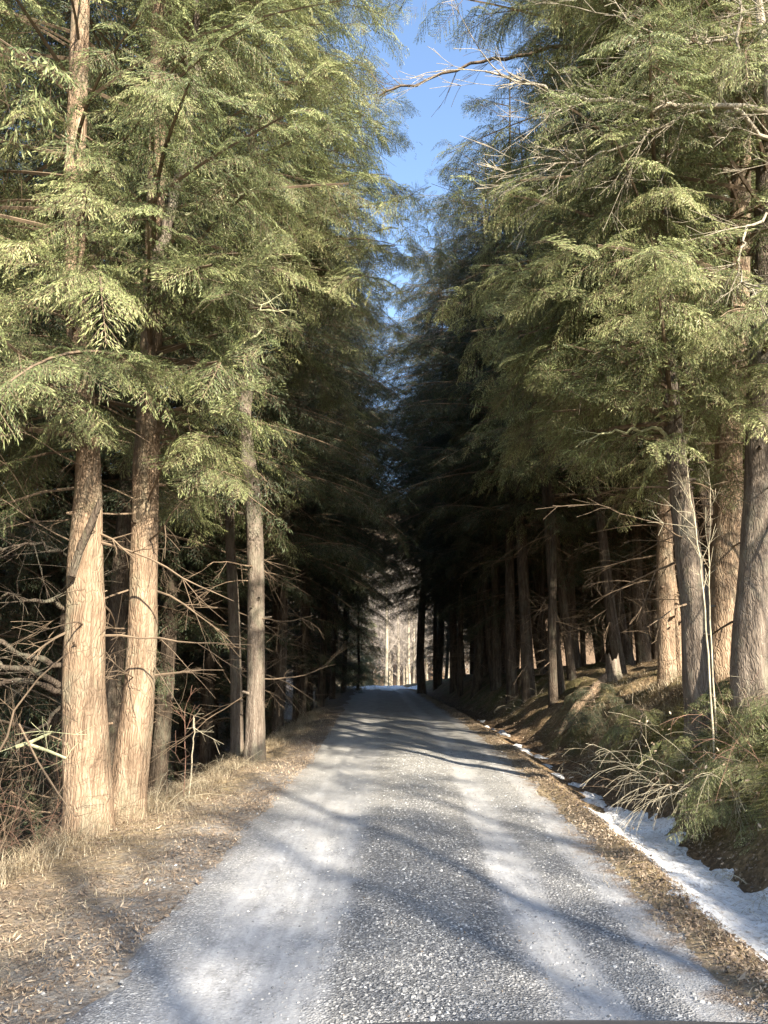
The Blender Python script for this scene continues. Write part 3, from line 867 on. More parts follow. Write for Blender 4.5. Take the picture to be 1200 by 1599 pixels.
for (px, py, az, el, L) in ((1140, 740, 4.2, -.1, 1.5), (1140, 700, 4.8, 0, 1.8), (1142, 660, 5.4, 0, 1.7), (1145, 620, 4.4, 0, 2.2), (1150, 560, 5.0, .1, 2.2), (1150, 520, 4.0, .1, 2.6), (1140, 720, 3.6, -.1, 1.6)):
    c_.bough(P(px, py, 10.5), az, el, L, 0.4, 1.3, 0.018, tone=0.05)
for k in range(14):
    i0 = int(np.argmin(np.abs(c_._p[:, 2] - (10 + 6 * k / 14)))); c_.bough(c_._p[i0], math.pi + PR.uniform(-.5, .5), PR.uniform(0, .3), PR.uniform(3.2, 4.6), .28, .9, .024)
limb(c_, [(1150, 40), (960, 60), (820, 82), (740, 100), (640, 135), (590, 148)], 10.0, 9, 'twig', 16, 41, 'dead_limb', 0.0, 1.2)
close(c_)
R3 = [(1174, 1052, 58), (1180, 900, 51), (1187, 780, 48), (1190, 650, 50), (1196, 500, 47), (1200, 300, 42), (1202, 50, 36)]
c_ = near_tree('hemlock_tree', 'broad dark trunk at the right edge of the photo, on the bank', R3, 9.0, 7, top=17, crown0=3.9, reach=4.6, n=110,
               az_bias=math.pi * 1.0, dead=6, dead_z=(1, 4), bark_='bark_grey_shaded')
close(c_)
R4 = [(1042, 1058, 27), (1040, 950, 26), (1038, 880, 24), (1040, 700, 20), (1045, 600, 18), (1047, 400, 14)]
c_ = near_tree('hemlock_tree', 'sunlit orange trunk behind the leaning grey one, on the right bank', R4, 13.0, 8, top=16, crown0=4.8, reach=3.8, n=80,
               az_bias=math.pi * 1.1, dead=12, dead_z=(1.6, 4.5), fine=False)
close(c_)
R5 = [(1062, 1056, 13), (1056, 950, 12), (1047, 880, 11), (1040, 760, 9), (1036, 640, 8)]
c_ = near_tree('hemlock_tree', 'very thin lit stem leaning against the sunlit orange trunk', R5, 13.3, 9, top=9, crown0=4.2, reach=1.5, n=26,
               dead=10, dead_z=(.8, 4), fine=False)
close(c_)

# ------------------------------------------------------------------ trees further along
def row(lst, group):
    for (kind, px, d, s, th, label) in lst:
        hem(kind, X(px, d), d, s, label, group, th=th)
row([
    ('duskB', 440, 20, 1.0, 1.0, 'dark trunk on the left verge, first one past the kinked tree'),
    ('dusk', 474, 25, 1.0, 0.8, 'dark trunk on the left verge, second one past the kinked tree'),
    ('dusk', 503, 30, 1.0, 0.9, 'dark trunk on the left verge, third one past the kinked tree'),
    ('duskB', 522, 36, 1.1, 0.9, 'dark trunk on the left verge, fourth one past the kinked tree'),
    ('dusk', 537, 43, 1.0, 0.8, 'last dark trunk on the left verge before the clearing'),
], 'hemlocks lining the left verge')
row([
    ('dusk', 658, 41, 1.0, 1.35, 'stout dark trunk right of the road just before the bright opening'),
    ('duskB', 678, 45, 1.0, 1.0, 'thin dark trunk right of the stout one at the bright opening'),
    ('thin', 716, 33, 1.0, 0.85, 'slim trunk on the right bank, second right of the bright opening'),
    ('sparse', 842, 24, 1.1, .55, 'thin dark stem just left of the two thin sunlit stems'),
    ('thin', 905, 26, 1.0, .6, 'thin stem in the gap left of the sunlit mound'),
    ('thin', 752, 35, 1.0, .6, 'thinnest distant stem between the dark trunks near the opening'),
    ('duskB', 740, 30, 1.1, 1.15, 'dark trunk on the right bank, third right of the bright opening'),
    ('thin', 768, 27, 1.0, 0.8, 'dark trunk at mid distance on the right bank, left of two close thick ones'),
    ('thin', 795, 23, 1.0, 1.1, 'left one of two close thick dark trunks on the right bank'),
    ('dusk', 820, 21, 1.0, 1.05, 'right one of two close thick dark trunks on the right bank'),
    ('sparse', 856, 18, 1.0, 0.8, 'left one of two thin sunlit stems standing together on the right bank'),
    ('sparse', 869, 18.8, 1.1, 0.72, 'right one of two thin sunlit stems standing together on the right bank'),
    ('sparse', 887, 20, 1.1, 0.8, 'dark trunk just right of the two thin sunlit stems'),
    ('thin', 962, 17, 1.0, 0.85, 'black trunk standing in front of the sunlit mound of leaves'),
    ('duskB', 975, 27, 1.0, 0.9, 'pale slanting trunk behind the sunlit mound of leaves'),
    ('thin', 1004, 24, 1.0, 0.7, 'grey trunk between the sunlit mound and the leaning grey tree'),
], 'hemlocks lining the right bank')

deep = random.Random(77)
def scatter(n, x0, x1, y0, y1, kinds, label, group, mind=2.0, ok=None, taken=[]):
    c = 0; tries = 0
    while c < n and tries < 4000:
        tries += 1
        x = deep.uniform(x0, x1); y = deep.uniform(y0, y1)
        if ok and not ok(x, y): continue
        if any((x - a) ** 2 + (y - b) ** 2 < mind ** 2 for a, b in taken): continue
        taken.append((x, y)); c += 1
        hem(deep.choice(kinds), x, y, deep.uniform(0.85, 1.15), label, group)
off_road = lambda x, y: abs(x - float(xcen(y))) > 4.6
in_view_l = lambda x, y: x < -4.0 and x > -0.62 * y - 3
scatter(9, -14, -4.6, 12, 22, ['dusk', 'arch', 'dusk', 'deepA'], 'shaded hemlock on the slope below the left verge', 'hemlocks on the slope below the left verge', 2.0, in_view_l)
scatter(36, -34, -4.2, 20, 56, ['deepA', 'deepB', 'duskB', 'deepB'], 'hemlock deep in the dark woods left of the road', 'hemlocks deep in the left woods', 2.1, in_view_l)
in_view_r = lambda x, y: x > 4.4 and x < 0.60 * y + 2 and not (x > 8 and y > 45) and not (x < 8 and 23 < y < 35)
scatter(10, 5.5, 13, 13, 24, ['dusk', 'duskB', 'dusk'], 'bare stemmed hemlock among the trunks behind the right bank', 'hemlocks behind the right bank', 2.0, in_view_r)
scatter(44, 4.5, 36, 22, 58, ['deepA', 'dusk', 'deepB', 'duskB', 'deepA'], 'hemlock deep in the dark woods right of the road', 'hemlocks deep in the right woods', 2.1, in_view_r)
hem('lowB', X(566, 70), 70, .8, 'sunlit yellow green hemlock in the clearing at the left of the opening')
scatter(12, 9, 27, 35, 45, ['deepB', 'deepA'], 'hemlock deep in the dark woods right of the road', 'hemlocks deep in the right woods', 1.8)
# low boughed hemlocks at the mouth of the clearing
hem('lowB', X(560, 47), 47, 0.75, 'low sunlit hemlock at the left side of the bright opening')
hem('lowB', X(540, 50), 51, 0.9, 'green hemlock just behind the low sunlit one at the opening')
hem('deepB', -4.0, 40, 0.9, 'low boughed dark hemlock left of the road shortly before the opening')
hem('deepB', X(712, 50), 50, .62, 'dark hemlock closing the gap right of the stout trunk at the opening')
hem('deepB', X(745, 46), 46, .7, 'low dark hemlock behind the slim trunks right of the opening')
hem('deepB', X(490, 48), 48, 1.0, 'low dark hemlock left of the low sunlit one at the opening')
hem('dusk', -3.0, 27, 1.0, 'tall hemlock on the left verge leaning its boughs over the lane')
hem('deepA', 6.8, 21, 1.0, 'dark hemlock behind the two close thick trunks on the bank')
hem('deepA', 9.0, 19, 1.05, 'dark hemlock behind the sunlit mound of leaves')
hem('deepB', 12.5, 24, 1.1, 'low boughed dark hemlock far up the right slope behind the mound')
hem('deepA', 10.5, 15, 1.05, 'dark hemlock far back between the leaning grey and stout trunks')
for (x, y, s_, lb) in ((-3.3, 23.5, .84, 'shaded hemlock arching over the left half of the lane, nearest of the arching ones'), (3.9, 26.5, .88, 'shaded hemlock arching over the lane from the right bank, nearest on that side'),
                       (-3.2, 32, 1.0, 'tall arching hemlock left of the lane, roughly halfway to the opening'), (3.4, 37, 1.0, 'tall arching hemlock right of the lane, roughly halfway to the opening'),
                       (-3.0, 41.5, 1.1, 'tall arching hemlock at the left, last before the opening'), (3.3, 47, 1.2, 'tallest arching hemlock at the right of the opening')):
    hem('arch', x, y, s_, lb)
# leaning in over the road
hem('duskB', -5.8, 17.5, 1.0, 'low boughed hemlock filling the gap behind the kinked trunk')
hem('deepA', -4.6, 31, 1.1, 'spreading dark hemlock whose boughs close the lane from the left')
hem('deepA', 5.3, 34, 1.1, 'spreading dark hemlock whose boughs close the lane from the right')
hem('deepB', 5.6, 26, 1.0, 'dark hemlock hanging low over the middle of the right bank')
hem('thin', 6.3, 15.5, 1.0, 'tall hemlock with sunlit boughs reaching left over the right bank', th=1.0)
hem('tallB', 7.4, 13.0, 1.0, 'tall hemlock between the sunlit orange trunk and the stout one')
hem('deepB', -8.0, 12.0, 1.0, 'dense shaded hemlock at the left edge behind the near pair')
hem('deepB', -9.0, 15.0, 1.1, 'low dark hemlock at the left edge further down the slope')
# beside and behind the viewpoint: what dapples the road
g_ = 'hemlocks out of view beside the car'
for (k, x, y, s) in (('tallC', 7.2, -12.0, 0.8), ('tallC', -6.0, 3.0, 1.0), ('sparse', 9.6, -7.0, .85), ('sparse', 11.9, -8.2, .85), ('sparse', 9.3, -10.6, .85), ('sparse', 6.4, -8.4, .62), ('sparse', 12.6, -12.0, .95), ('sparse', 7.6, -14.0, .9)):
    if x > 0: x, y = x * math.cos(R(3)) + (y - 6) * math.sin(R(3)), 6 + (y - 6) * math.cos(R(3)) - x * math.sin(R(3))
    hem(k, x, y, s, 'hemlock standing out of view beside the car and shading the road', g_)

for k_, r_ in list(PROTO.items()):
    if k_ not in USED:
        for ch in list(r_.children): bpy.data.objects.remove(ch)
        bpy.data.objects.remove(r_)
# ------------------------------------------------------------------ bare trees in the clearing
def proto_bare(seed, h, r0):
    rng = np.random.RandomState(seed); root = empty('bare_tree', (0, 0, -500))
    pts = np.array([[0, 0, -.4], [0, 0, 0], [.1, 0, h * .3], [0.05, .1, h * .6], [.2, 0, h]]); rad = r0 * np.array([1.2, 1.0, .8, .5, .1])
    mb, p, r, ss = trunk_mesh('trunk', pts, rad, None, root, (0, 0, 0), sides=10, seed=seed, sub=.5)
    mb.build('trunk', [M['bark_pale']], root, smooth=True)
    cm = MB()
    for k in range(34):
        z = h * rng.uniform(.10, .97); i0 = int(np.argmin(np.abs(p[:, 2] - z))); az = rng.uniform(0, 6.28)
        fractal(cm, p[i0], (math.cos(az), math.sin(az), rng.uniform(.5, 1.4)), (h - z) * .35 + 1.2, .035, rng, 2, .45, 4, 0, 0, 5, .009, .3)
    cm.build('crown', [M['twig_bare']], root)
    return root
bares = [proto_bare(201, 14, .16), proto_bare(202, 12, .11), proto_bare(203, 16, .20)]
rb = random.Random(9); bu = set()
for k in range(70):
    y = rb.uniform(76, 125); x = rb.uniform(-9, 10) * (y / 85)
    j_ = rb.randrange(3); o = bares[j_]
    if k == 0: y, x, j_ = 76, X(603, 76), 2; o = bares[2]
    z = H(x, y) - .05
    if j_ in bu: o = copy_tree(o, (x, y, z), rb.uniform(0, 6), rb.uniform(.8, 1.15))
    else: bu.add(j_); o.location = (x, y, z)
    tag(o, 'tallest pale bare trunk in the middle of the bright opening' if k == 0 else 'pale leafless tree in the sunlit clearing at the end of the road', 'tree', 'leafless trees in the clearing')


# ------------------------------------------------------------------ small growth on the verges
def thing(name, label, cat, loc, group=None):
    e = empty(name, loc); return tag(e, label, cat, group)

def sapling(px, d, seed, h, n, reach, label, dens=1.2, mat='needles', x=None):
    x = X(px, d) if x is None else x; z = H(x, d); loc = (x, d, z)
    root = thing('hemlock_sapling', label, 'sapling', loc, 'hemlock saplings on the verges')
    rg = np.random.RandomState(seed)
    pts = np.array([[x + .03 * rg.normal(), d + .03 * rg.normal(), z - .05 + h * f] for f in np.linspace(0, 1, 7)])
    mb = MB(); mb.tube(pts, np.linspace(.018, .003, 7) * (0.6 + h * .4), 6, 0); mb.build('stem', [M['bark_grey_shaded']], root, smooth=True, loc=loc)
    cr = Crown(seed + 1, True)
    for k in range(n):
        f = (k + rg.uniform(0, 1)) / n
        cr.bough(pts[0] + (pts[-1] - pts[0]) * (0.08 + .9 * f), rg.uniform(0, 6.28), rg.uniform(0, .4), reach * (1 - .6 * f) * rg.uniform(.6, 1.2), .5, dens, .006, 0.62)
    cr.finish('foliage', root, loc, None, (mat, 'twig'))

sapling(1128, 7.5, 301, 0.55, 26, 0.62, 'bright green young hemlock low on the right bank above the snow')
sapling(1060, 9.2, 302, 0.5, 18, 0.6, 'small dull green hemlock sapling at the foot of the right bank')
sapling(1190, 7.9, 303, 0.6, 20, 0.6, 'young hemlock at the right edge, upslope of the bright green one')
sapling(985, 11.0, 304, 0.7, 16, 0.8, 'shaded low hemlock sapling past the snow in the ditch')
sapling(1140, 9.3, 305, 0.5, 14, 0.6, 'hemlock sapling at the foot of the leaning grey trunk')
sapling(920, 13.8, 307, 0.9, 18, 0.9, 'dark spreading sapling in deep shade on the right bank', mat='needles_shaded')
sapling(583, 63, 308, 3.2, 40, 1.6, 'yellow green sapling at the left foot of the bright opening', 1.0)

def twig_bush(name, px, d, seed, n, hgt, mat, label, cat, group, spread=0.7, arch=0.9, kids=3, leaves=0, x=None, r=.0042):
    x = X(px, d) if x is None else x; z = H(x, d); loc = (x, d, z)
    root = thing(name, label, cat, loc, group)
    rg = np.random.RandomState(seed); mb = MB(); lf = []
    for k in range(n):
        a = rg.uniform(0, 6.28); q_ = rg.uniform(0, .35)
        p0 = np.array([x + q_ * math.cos(a), d + q_ * math.sin(a), 0]); p0[2] = H(p0[0], p0[1]) - .03
        dd = np.array([math.cos(a) * spread, math.sin(a) * spread, 1.0])
        pts = fractal(mb, p0, dd, hgt * rg.uniform(.5, 1.15), r * rg.uniform(.6, 1.2), rg, 2, .5, 4, 0, arch, kids, .0014)
        for _ in range(leaves):
            c = pts[rg.randint(len(pts) // 2, len(pts))] + rg.normal(0, .09, 3)
            u_ = rg.normal(0, 1, 3); u_ /= np.linalg.norm(u_); v_ = np.cross(u_, rg.normal(0, 1, 3)); v_ /= np.linalg.norm(v_)
            s_ = rg.uniform(.012, .026); lf.append([c - u_ * s_, c - v_ * s_ * .5, c + u_ * s_, c + v_ * s_ * .5])
    mb.build('stems', [M[mat]], root, loc=loc)
    if lf:
        ml = MB(); ml.leaves(np.array(lf), 0, rg.uniform(.4, 1, len(lf))); ml.build('leaves', [M['leaf']], root, loc=loc)

gb = 'bare brambles and shrubs on the right bank'
twig_bush('bare_shrub', 1105, 8.0, 401, 18, 1.5, 'twig_pale', 'tangled pale bare shrub holding brown leaves on the right bank', 'shrub', gb, .9, 1.2, 4, 9)
twig_bush('bare_shrub', 1010, 9.5, 402, 6, .8, 'twig', 'arching bare shrub leaning out left over the ditch', 'shrub', gb, 1.1, 1.2, 3)
twig_bush('bare_shrub', 1175, 7.6, 403, 14, 1.2, 'twig_red', 'reddish bramble tangle at the right edge of the photo', 'shrub', gb, .9, 1.0, 4, 4)
twig_bush('bare_shrub', 1150, 6.4, 404, 5, .6, 'twig_pale', 'low thorny tangle just above the snow at the right edge', 'shrub', gb, 1.0, 1.4, 3, 2)
twig_bush('bare_shrub', 930, 12.0, 405, 9, .8, 'twig_pale', 'small bare shrub in shade beyond the end of the ditch snow', 'shrub', gb, 1.0, 1.2, 3)
twig_bush('bare_shrub', 820, 20.0, 406, 9, .9, 'twig_pale', 'small leafy brown shrub below the two close thick trunks', 'shrub', gb, 1.0, 1.0, 3, 6)
gl = 'bare brush below the left verge'
twig_bush('bare_shrub', 20, 7.8, 411, 18, 1.9, 'twig', 'dense dark bare brush at the left edge of the photo', 'shrub', gl, .8, .6, 5, 0)
twig_bush('bare_shrub', 75, 8.9, 412, 14, 1.8, 'twig_red', 'reddish bare brush just left of the thickest near trunk', 'shrub', gl, .8, .5, 5, 0)
twig_bush('bare_shrub', -30, 9.5, 413, 14, 2.4, 'twig', 'tall bare brush behind the dense dark one at the left edge', 'shrub', gl, .6, .3, 5, 0)
twig_bush('bare_shrub', 258, 9.7, 414, 9, .7, 'twig_pale', 'low pale bush against the right foot of the smooth reddish trunk', 'shrub', gl, .9, 1.0, 4, 0)
twig_bush('bare_shrub', 350, 12.6, 415, 8, .6, 'twig_pale', 'small bare bush at the foot of the thin dark trunk', 'shrub', gl, .9, 1.0, 3, 0)

def wand(name, poly, d, r0, mat, label, seed, twigs=6, group=None):
    x0 = P(poly[0][0], poly[0][1], d)[0]; z0 = H(x0, d); loc = (x0, d, z0)
    root = thing(name, label, 'sapling', loc, group)
    rg = np.random.RandomState(seed); pts = [np.array([x0, d, z0 - .05])] + [np.array(P(px, py, d)) for px, py in poly[1:]]
    pts = np.array(pts); k = len(pts) * 3; tt = np.linspace(0, len(pts) - 1, k)
    pp = np.stack([np.interp(tt, range(len(pts)), pts[:, c]) for c in range(3)], 1) + rg.normal(0, .006, (k, 3))
    mb = MB(); mb.tube(pp, np.linspace(r0, r0 * .35, k), 6, 0); mb.build('stem', [M[mat]], root, smooth=True, loc=loc)
    m2 = MB()
    for _ in range(twigs):
        i_ = rg.randint(k // 3, k)
        fractal(m2, pp[i_], rg.normal(0, .5, 3) + np.array([0, 0, .7]), rg.uniform(.2, .6), r0 * .4, rg, 1, .4, 4, 0, 0, 3, .002)
    m2.build('twigs', [M[mat]], root, loc=loc)
gs = 'thin leafless saplings'
wand('bare_sapling', [(1106, 1100), (1104, 1000), (1097, 900), (1086, 820), (1074, 742), (1070, 690)], 8.6, .012, 'twig_pale', 'thin pale whip of a sapling between the leaning grey trunk and the stout one', 501, 14, gs)
wand('bare_sapling', [(1112, 1085), (1110, 980), (1108, 880), (1110, 760)], 9.1, .012, 'twig_pale', 'second thinner whip right behind the pale one', 502, 9, gs)
wand('bare_sapling', [(296, 1222), (300, 1180), (303, 1150), (302, 1118)], 10.3, .013, 'twig_pale', 'pale straight leafless stem on the left verge lip', 503, 4, gs)
wand('bare_sapling', [(288, 1226), (290, 1180), (288, 1110)], 10.6, .008, 'twig_red', 'thin brown leafless stem just left of the pale straight one', 504, 4, gs)
wand('bare_sapling', [(262, 1240), (262, 1200), (258, 1150)], 10.2, .007, 'twig', 'short dark leafless stem right of the smooth reddish trunk', 505, 3, gs)

# leafless tree at the right, its pale limbs crossing the upper right of the view
rgb_ = np.random.RandomState(61)
dB = 7.4; tx = X(1330, dB); tz = H(tx, dB); loc = (tx, dB, tz)
broot = thing('bare_tree', 'leafless tree whose pale crooked limbs cross the upper right of the photo', 'tree', loc)
mb, p_, r_, _s = trunk_mesh('trunk', [[tx, dB, tz - .4], [tx, dB, tz + .1], [tx - .05, dB + .1, tz + 3], [tx - .15, dB, tz + 6], [tx - .1, dB, tz + 10]],
                           [.13, .12, .10, .08, .02], None, broot, loc, sides=14, seed=61, sub=.2)
mb.build('trunk', [M['bark_pale']], broot, smooth=True, loc=loc)
for (poly, wd, tw, sd) in (([(1322, 190), (1200, 172), (1060, 166), (960, 162), (880, 148), (830, 135), (760, 112)], 13, 30, 71),
                           ([(1322, 300), (1200, 215), (1120, 150), (1155, 60), (1160, 0), (1150, -60)], 10, 22, 72),
                           ([(1180, 172), (1080, 176), (1010, 208), (930, 250), (850, 262)], 7, 22, 73),
                           ([(1322, 420), (1200, 330), (1160, 370), (1150, 420), (1180, 470)], 7, 10, 74),
                           ([(1322, 100), (1200, 40), (1100, 70), (1040, 60), (960, 20)], 8, 22, 75)):
    rg = np.random.RandomState(sd); mb = MB()
    pts = np.array([P(px, py, dB - .12 * i_) for i_, (px, py) in enumerate(poly)]); k = len(poly) * 4; tt = np.linspace(0, len(poly) - 1, k)
    pp = np.stack([np.interp(tt, range(len(poly)), pts[:, c]) for c in range(3)], 1) + rg.normal(0, .028, (k, 3))
    mb.tube(pp, np.linspace(pxm(wd, dB) / 2, pxm(wd, dB) * .12, k), 7, 0)
    for _ in range(tw):
        i_ = rg.randint(3, k); t_ = pp[i_] - pp[i_ - 1]; t_ /= np.linalg.norm(t_)
        fractal(mb, pp[i_], t_ * 1.1 + rg.normal(0, .5, 3), rg.uniform(.4, 1.2), .008, rg, 2, .45, 4, 0, 0, 3, .0025, .1)
    mb.build('limb', [M['bark_pale']], broot, smooth=True, loc=loc)

# rotten stump and fallen log on the sunny mound
sx, sd_ = X(950, 16.2), 16.2; sz = H(sx, sd_); loc = (sx, sd_, sz)
root = thing('tree_stump', 'broken splintered stump on the sunlit mound of leaves', 'stump', loc)
mb = MB(); rg = np.random.RandomState(91)
a = np.linspace(0, 2 * np.pi, 16, endpoint=False)
rings = []
for zz, rr in ((-.1, .26), (.0, .22), (.12, .17), (.3, .15)):
    rings.append(np.stack([np.cos(a) * rr, np.sin(a) * rr, np.full(16, zz)], 1))
top_ = np.stack([np.cos(a) * .13, np.sin(a) * .13, .35 + .22 * rg.rand(16)], 1); rings.append(top_)
rings.append(np.stack([np.cos(a) * .09, np.sin(a) * .09, top_[:, 2] - .12], 1)); rings.append(np.stack([np.cos(a) * .01, np.sin(a) * .01, np.full(16, .2)], 1))
V = np.concatenate(rings) + np.array(loc); n_ = 16
q = [[r0 * n_ + j, r0 * n_ + (j + 1) % n_, (r0 + 1) * n_ + (j + 1) % n_, (r0 + 1) * n_ + j] for r0 in range(len(rings) - 1) for j in range(n_)]
mb.add(V, q); mb.build('stump', [M['bark_grey_shaded']], root, loc=loc)
lx, ly = X(915, 15.6), 15.6
pts = np.array([[lx - .75 + .25 * k, ly + .12 * k, H(lx - .75 + .25 * k, ly + .12 * k) + .07] for k in range(7)])
mb = MB(); mb.tube(pts, [.02, .10, .105, .10, .10, .09, .02], 12, 0)
lg = mb.build('fallen_log', [M['bark']], None, smooth=True, loc=tuple(pts[0])); tag(lg, 'short fallen log lying left of the splintered stump', 'log')
# pale broken branches in the brush at the left
for k, (poly, d, wd, lab) in enumerate((([(26, 1166), (50, 1158), (82, 1143)], 7.6, 6, 'lichen green broken stick pointing right in the left brush'),
                                   ([(45, 1162), (75, 1172), (104, 1184)], 7.6, 5, 'pale broken stick sloping down to the thickest near trunk'),
                                   ([(-10, 1190), (12, 1150), (22, 1110), (60, 1060), (105, 1020)], 7.4, 3.5, 'long bent grey stick rising through the left brush'),
                                   ([(30, 1130), (60, 1190), (92, 1240), (118, 1275)], 7.5, 3, 'straight grey stick leaning down to the left verge'))):
    pts = np.array([P(px, py, d) for px, py in poly]); mb = MB(); rg = np.random.RandomState(k + 900)
    mb.tube(pts, np.linspace(pxm(wd, d) / 2, pxm(wd, d) / 3, len(pts)), 6, 0)
    for _ in range(4): fractal(mb, pts[rg.randint(1, len(pts))], rg.normal(0, 1, 3), .35, .004, rg, 1, .5, 4, 0, 0, 2, .002)
    o = mb.build('fallen_branch', [M['twig_lichen'] if k < 2 else M['twig']], None, loc=tuple(pts[0])); tag(o, lab, 'branch', 'broken branches in the left brush')

# ------------------------------------------------------------------ litter, grass, stones: nobody could count them
rg = np.random.RandomState(700)
def scatter_pts(n, ufun, y0, y1, pw=1.6):
    y = y0 + (y1 - y0) * rg.rand(n) ** pw
    u = ufun(n, y); x = u + xcen(y); return x, y, u
def leaf_litter(x, y, size, tone):
    n = len(x); z = height(x, y) + 0.012
    e = 0.02; nx_ = -(height(x + e, y) - height(x - e, y)) / (2 * e); ny_ = -(height(x, y + e) - height(x, y - e)) / (2 * e)
    N = np.stack([nx_, ny_, np.ones(n)], 1) + rg.normal(0, .45, (n, 3)); N /= np.linalg.norm(N, axis=1)[:, None]
    t = rg.normal(0, 1, (n, 3)); U = np.cross(N, t); U /= np.linalg.norm(U, axis=1)[:, None]; V = np.cross(N, U)
    c = np.stack([x, y, z + rg.uniform(0, .012, n)], 1); s = size[:, None]; asp = np.where(x < -.5, .24, .5)[:, None]
    b = N * s * rg.uniform(-.1, .5, n)[:, None]
    return np.stack([c - U * s + b, c - V * s * asp, c + U * s + b, c + V * s * asp], 1)
x1, y1, _ = scatter_pts(60000, lambda n, y: -HALF + .1 - np.abs(rg.normal(0, 1.0, n)) * np.interp(y, [3, 9, 20], [1.9, 1.2, .8]), 2.8, 24)
x2, y2, _ = scatter_pts(24000, lambda n, y: HALF + .20 + rg.normal(0, .12, n), 2.6, 30, 1.8)
x3, y3, _ = scatter_pts(60000, lambda n, y: HALF + 1.0 + 6.0 * rg.rand(n) ** 1.3, 4.5, 30, 1.3)
x4, y4, _ = scatter_pts(2400, lambda n, y: rg.uniform(-HALF, HALF, n), 2.8, 22, 1.5)
x5, y5, _ = scatter_pts(900 * 2, lambda n, y: HALF + .78 + rg.normal(0, .3, n), 3.5, 12, 1.2)
xs = np.concatenate([x1, x2, x3, x4, x5]); ys = np.concatenate([y1, y2, y3, y4, y5])
sz_ = rg.lognormal(math.log(.0105), .38, len(xs)); sz_[:60000] *= 1.35; sz_[-4200:-1800] *= .5; sz_[-1800:] *= .55
keep_ = (fbm2(xs, ys, 2.2, 95, 3) + rg.normal(0, .22, len(xs)) > -.05) | (np.abs(xs - xcen(ys) - HALF - .2) < .25) | (rg.rand(len(xs)) < .25); xs, ys, sz_ = xs[keep_], ys[keep_], sz_[keep_]
mb = MB(); mb.leaves(leaf_litter(xs, ys, sz_, 0), 0, np.clip(rg.beta(1.7, 1.6, len(xs)) + .25 * fbm2(xs, ys, 1.4, 96), 0, 1))
o = mb.build('fallen_leaves', [M['leaf']]); tag(o, 'brown fallen leaves and needles littering both verges', kind='stuff')

def blades(x, y, h, lean, width, tone, mat, name, label, droop=1.0):
    n = len(x); z = height(x, y) - .01
    az = rg.uniform(0, 6.28, n); D = np.stack([np.cos(az), np.sin(az)], 1)
    if lean is not None: D = D + lean; 
    S = np.stack([-D[:, 1], D[:, 0], np.zeros(n)], 1); S /= np.linalg.norm(S, axis=1)[:, None] + 1e-9
    rows = []
    for k, t in enumerate((0, .35, .7, 1.0)):
        out_ = h * (.12 * t + .75 * droop * t * t); up = h * (t - .55 * droop * t * t)
        c = np.stack([x + D[:, 0] * out_, y + D[:, 1] * out_, z + up], 1)
        wv = (width * (1 - .85 * t) / 2)[:, None]
        rows.append((c - S * wv, c + S * wv))
    qs = []
    for k in range(3):
        qs.append(np.stack([rows[k][0], rows[k][1], rows[k + 1][1], rows[k + 1][0]], 1))
    mb = MB(); mb.leaves(np.concatenate(qs), 0, np.tile(tone, 3))
    o = mb.build(name, [M[mat]]); tag(o, label, kind='stuff'); return o
def tufts(n, per, ufun, y0, y1, rad=.07, pw=1.4):
    x, y, u = scatter_pts(n, ufun, y0, y1, pw)
    x = np.repeat(x, per) + rg.normal(0, rad, n * per); y = np.repeat(y, per) + rg.normal(0, rad, n * per)
    return x, y
lipf = lambda y: np.interp(y, [0, 6, 8, 10, 14, 20, 40], [2.3, 1.95, 1.75, 1.5, 1.25, 0.9, 0.9])
xa, ya = tufts(900, 16, lambda n, y: -HALF - lipf(y) - .1 + rg.normal(0, .28, n), 4.5, 26)
xb, yb = tufts(1800, 5, lambda n, y: -HALF - rg.uniform(.15, 1, n) * lipf(y), 3.0, 22)
x_, y_ = np.concatenate([xa, xb]), np.concatenate([ya, yb]); n = len(x_)
hh_ = np.concatenate([rg.uniform(.10, .36, len(xa)), rg.uniform(.03, .12, len(xb))])
blades(x_, y_, hh_, None, np.full(n, .006), rg.rand(n), 'straw', 'grass', 'dry straw coloured grass along the lip of the left verge')
xa, ya = tufts(420, 30, lambda n, y: HALF + 1.5 + np.abs(rg.normal(0, .9, n)), 3.6, 11, .06)
n = len(xa); cl = np.repeat(rg.rand(420), 30)
blades(xa, ya, rg.uniform(.10, .42, n), np.array([[-.6, -.25]]), np.full(n, .008), np.clip(cl * .9 + rg.uniform(-.1, .35, n), 0, 1), 'sedge', 'grass', 'drooping green and tan grass tussocks on the right bank', 1.35)
xa, ya = tufts(620, 22, lambda n, y: HALF + 1.5 + np.abs(rg.normal(0, 1.3, n)), 3.6, 16, .07)
n = len(xa)
blades(xa, ya, rg.uniform(.08, .40, n), np.array([[-.5, -.2]]), np.full(n, .0075), rg.rand(n), 'straw', 'grass', 'dry tan grass hanging over the right bank', 1.3)
xa, ya = tufts(700, 6, lambda n, y: HALF + .2 + rg.normal(0, .16, n), 3.0, 24, .05)
n = len(xa)
blades(xa, ya, rg.uniform(.03, .13, n), None, np.full(n, .005), rg.rand(n), 'straw', 'grass', 'short dry grass along the right edge of the gravel')

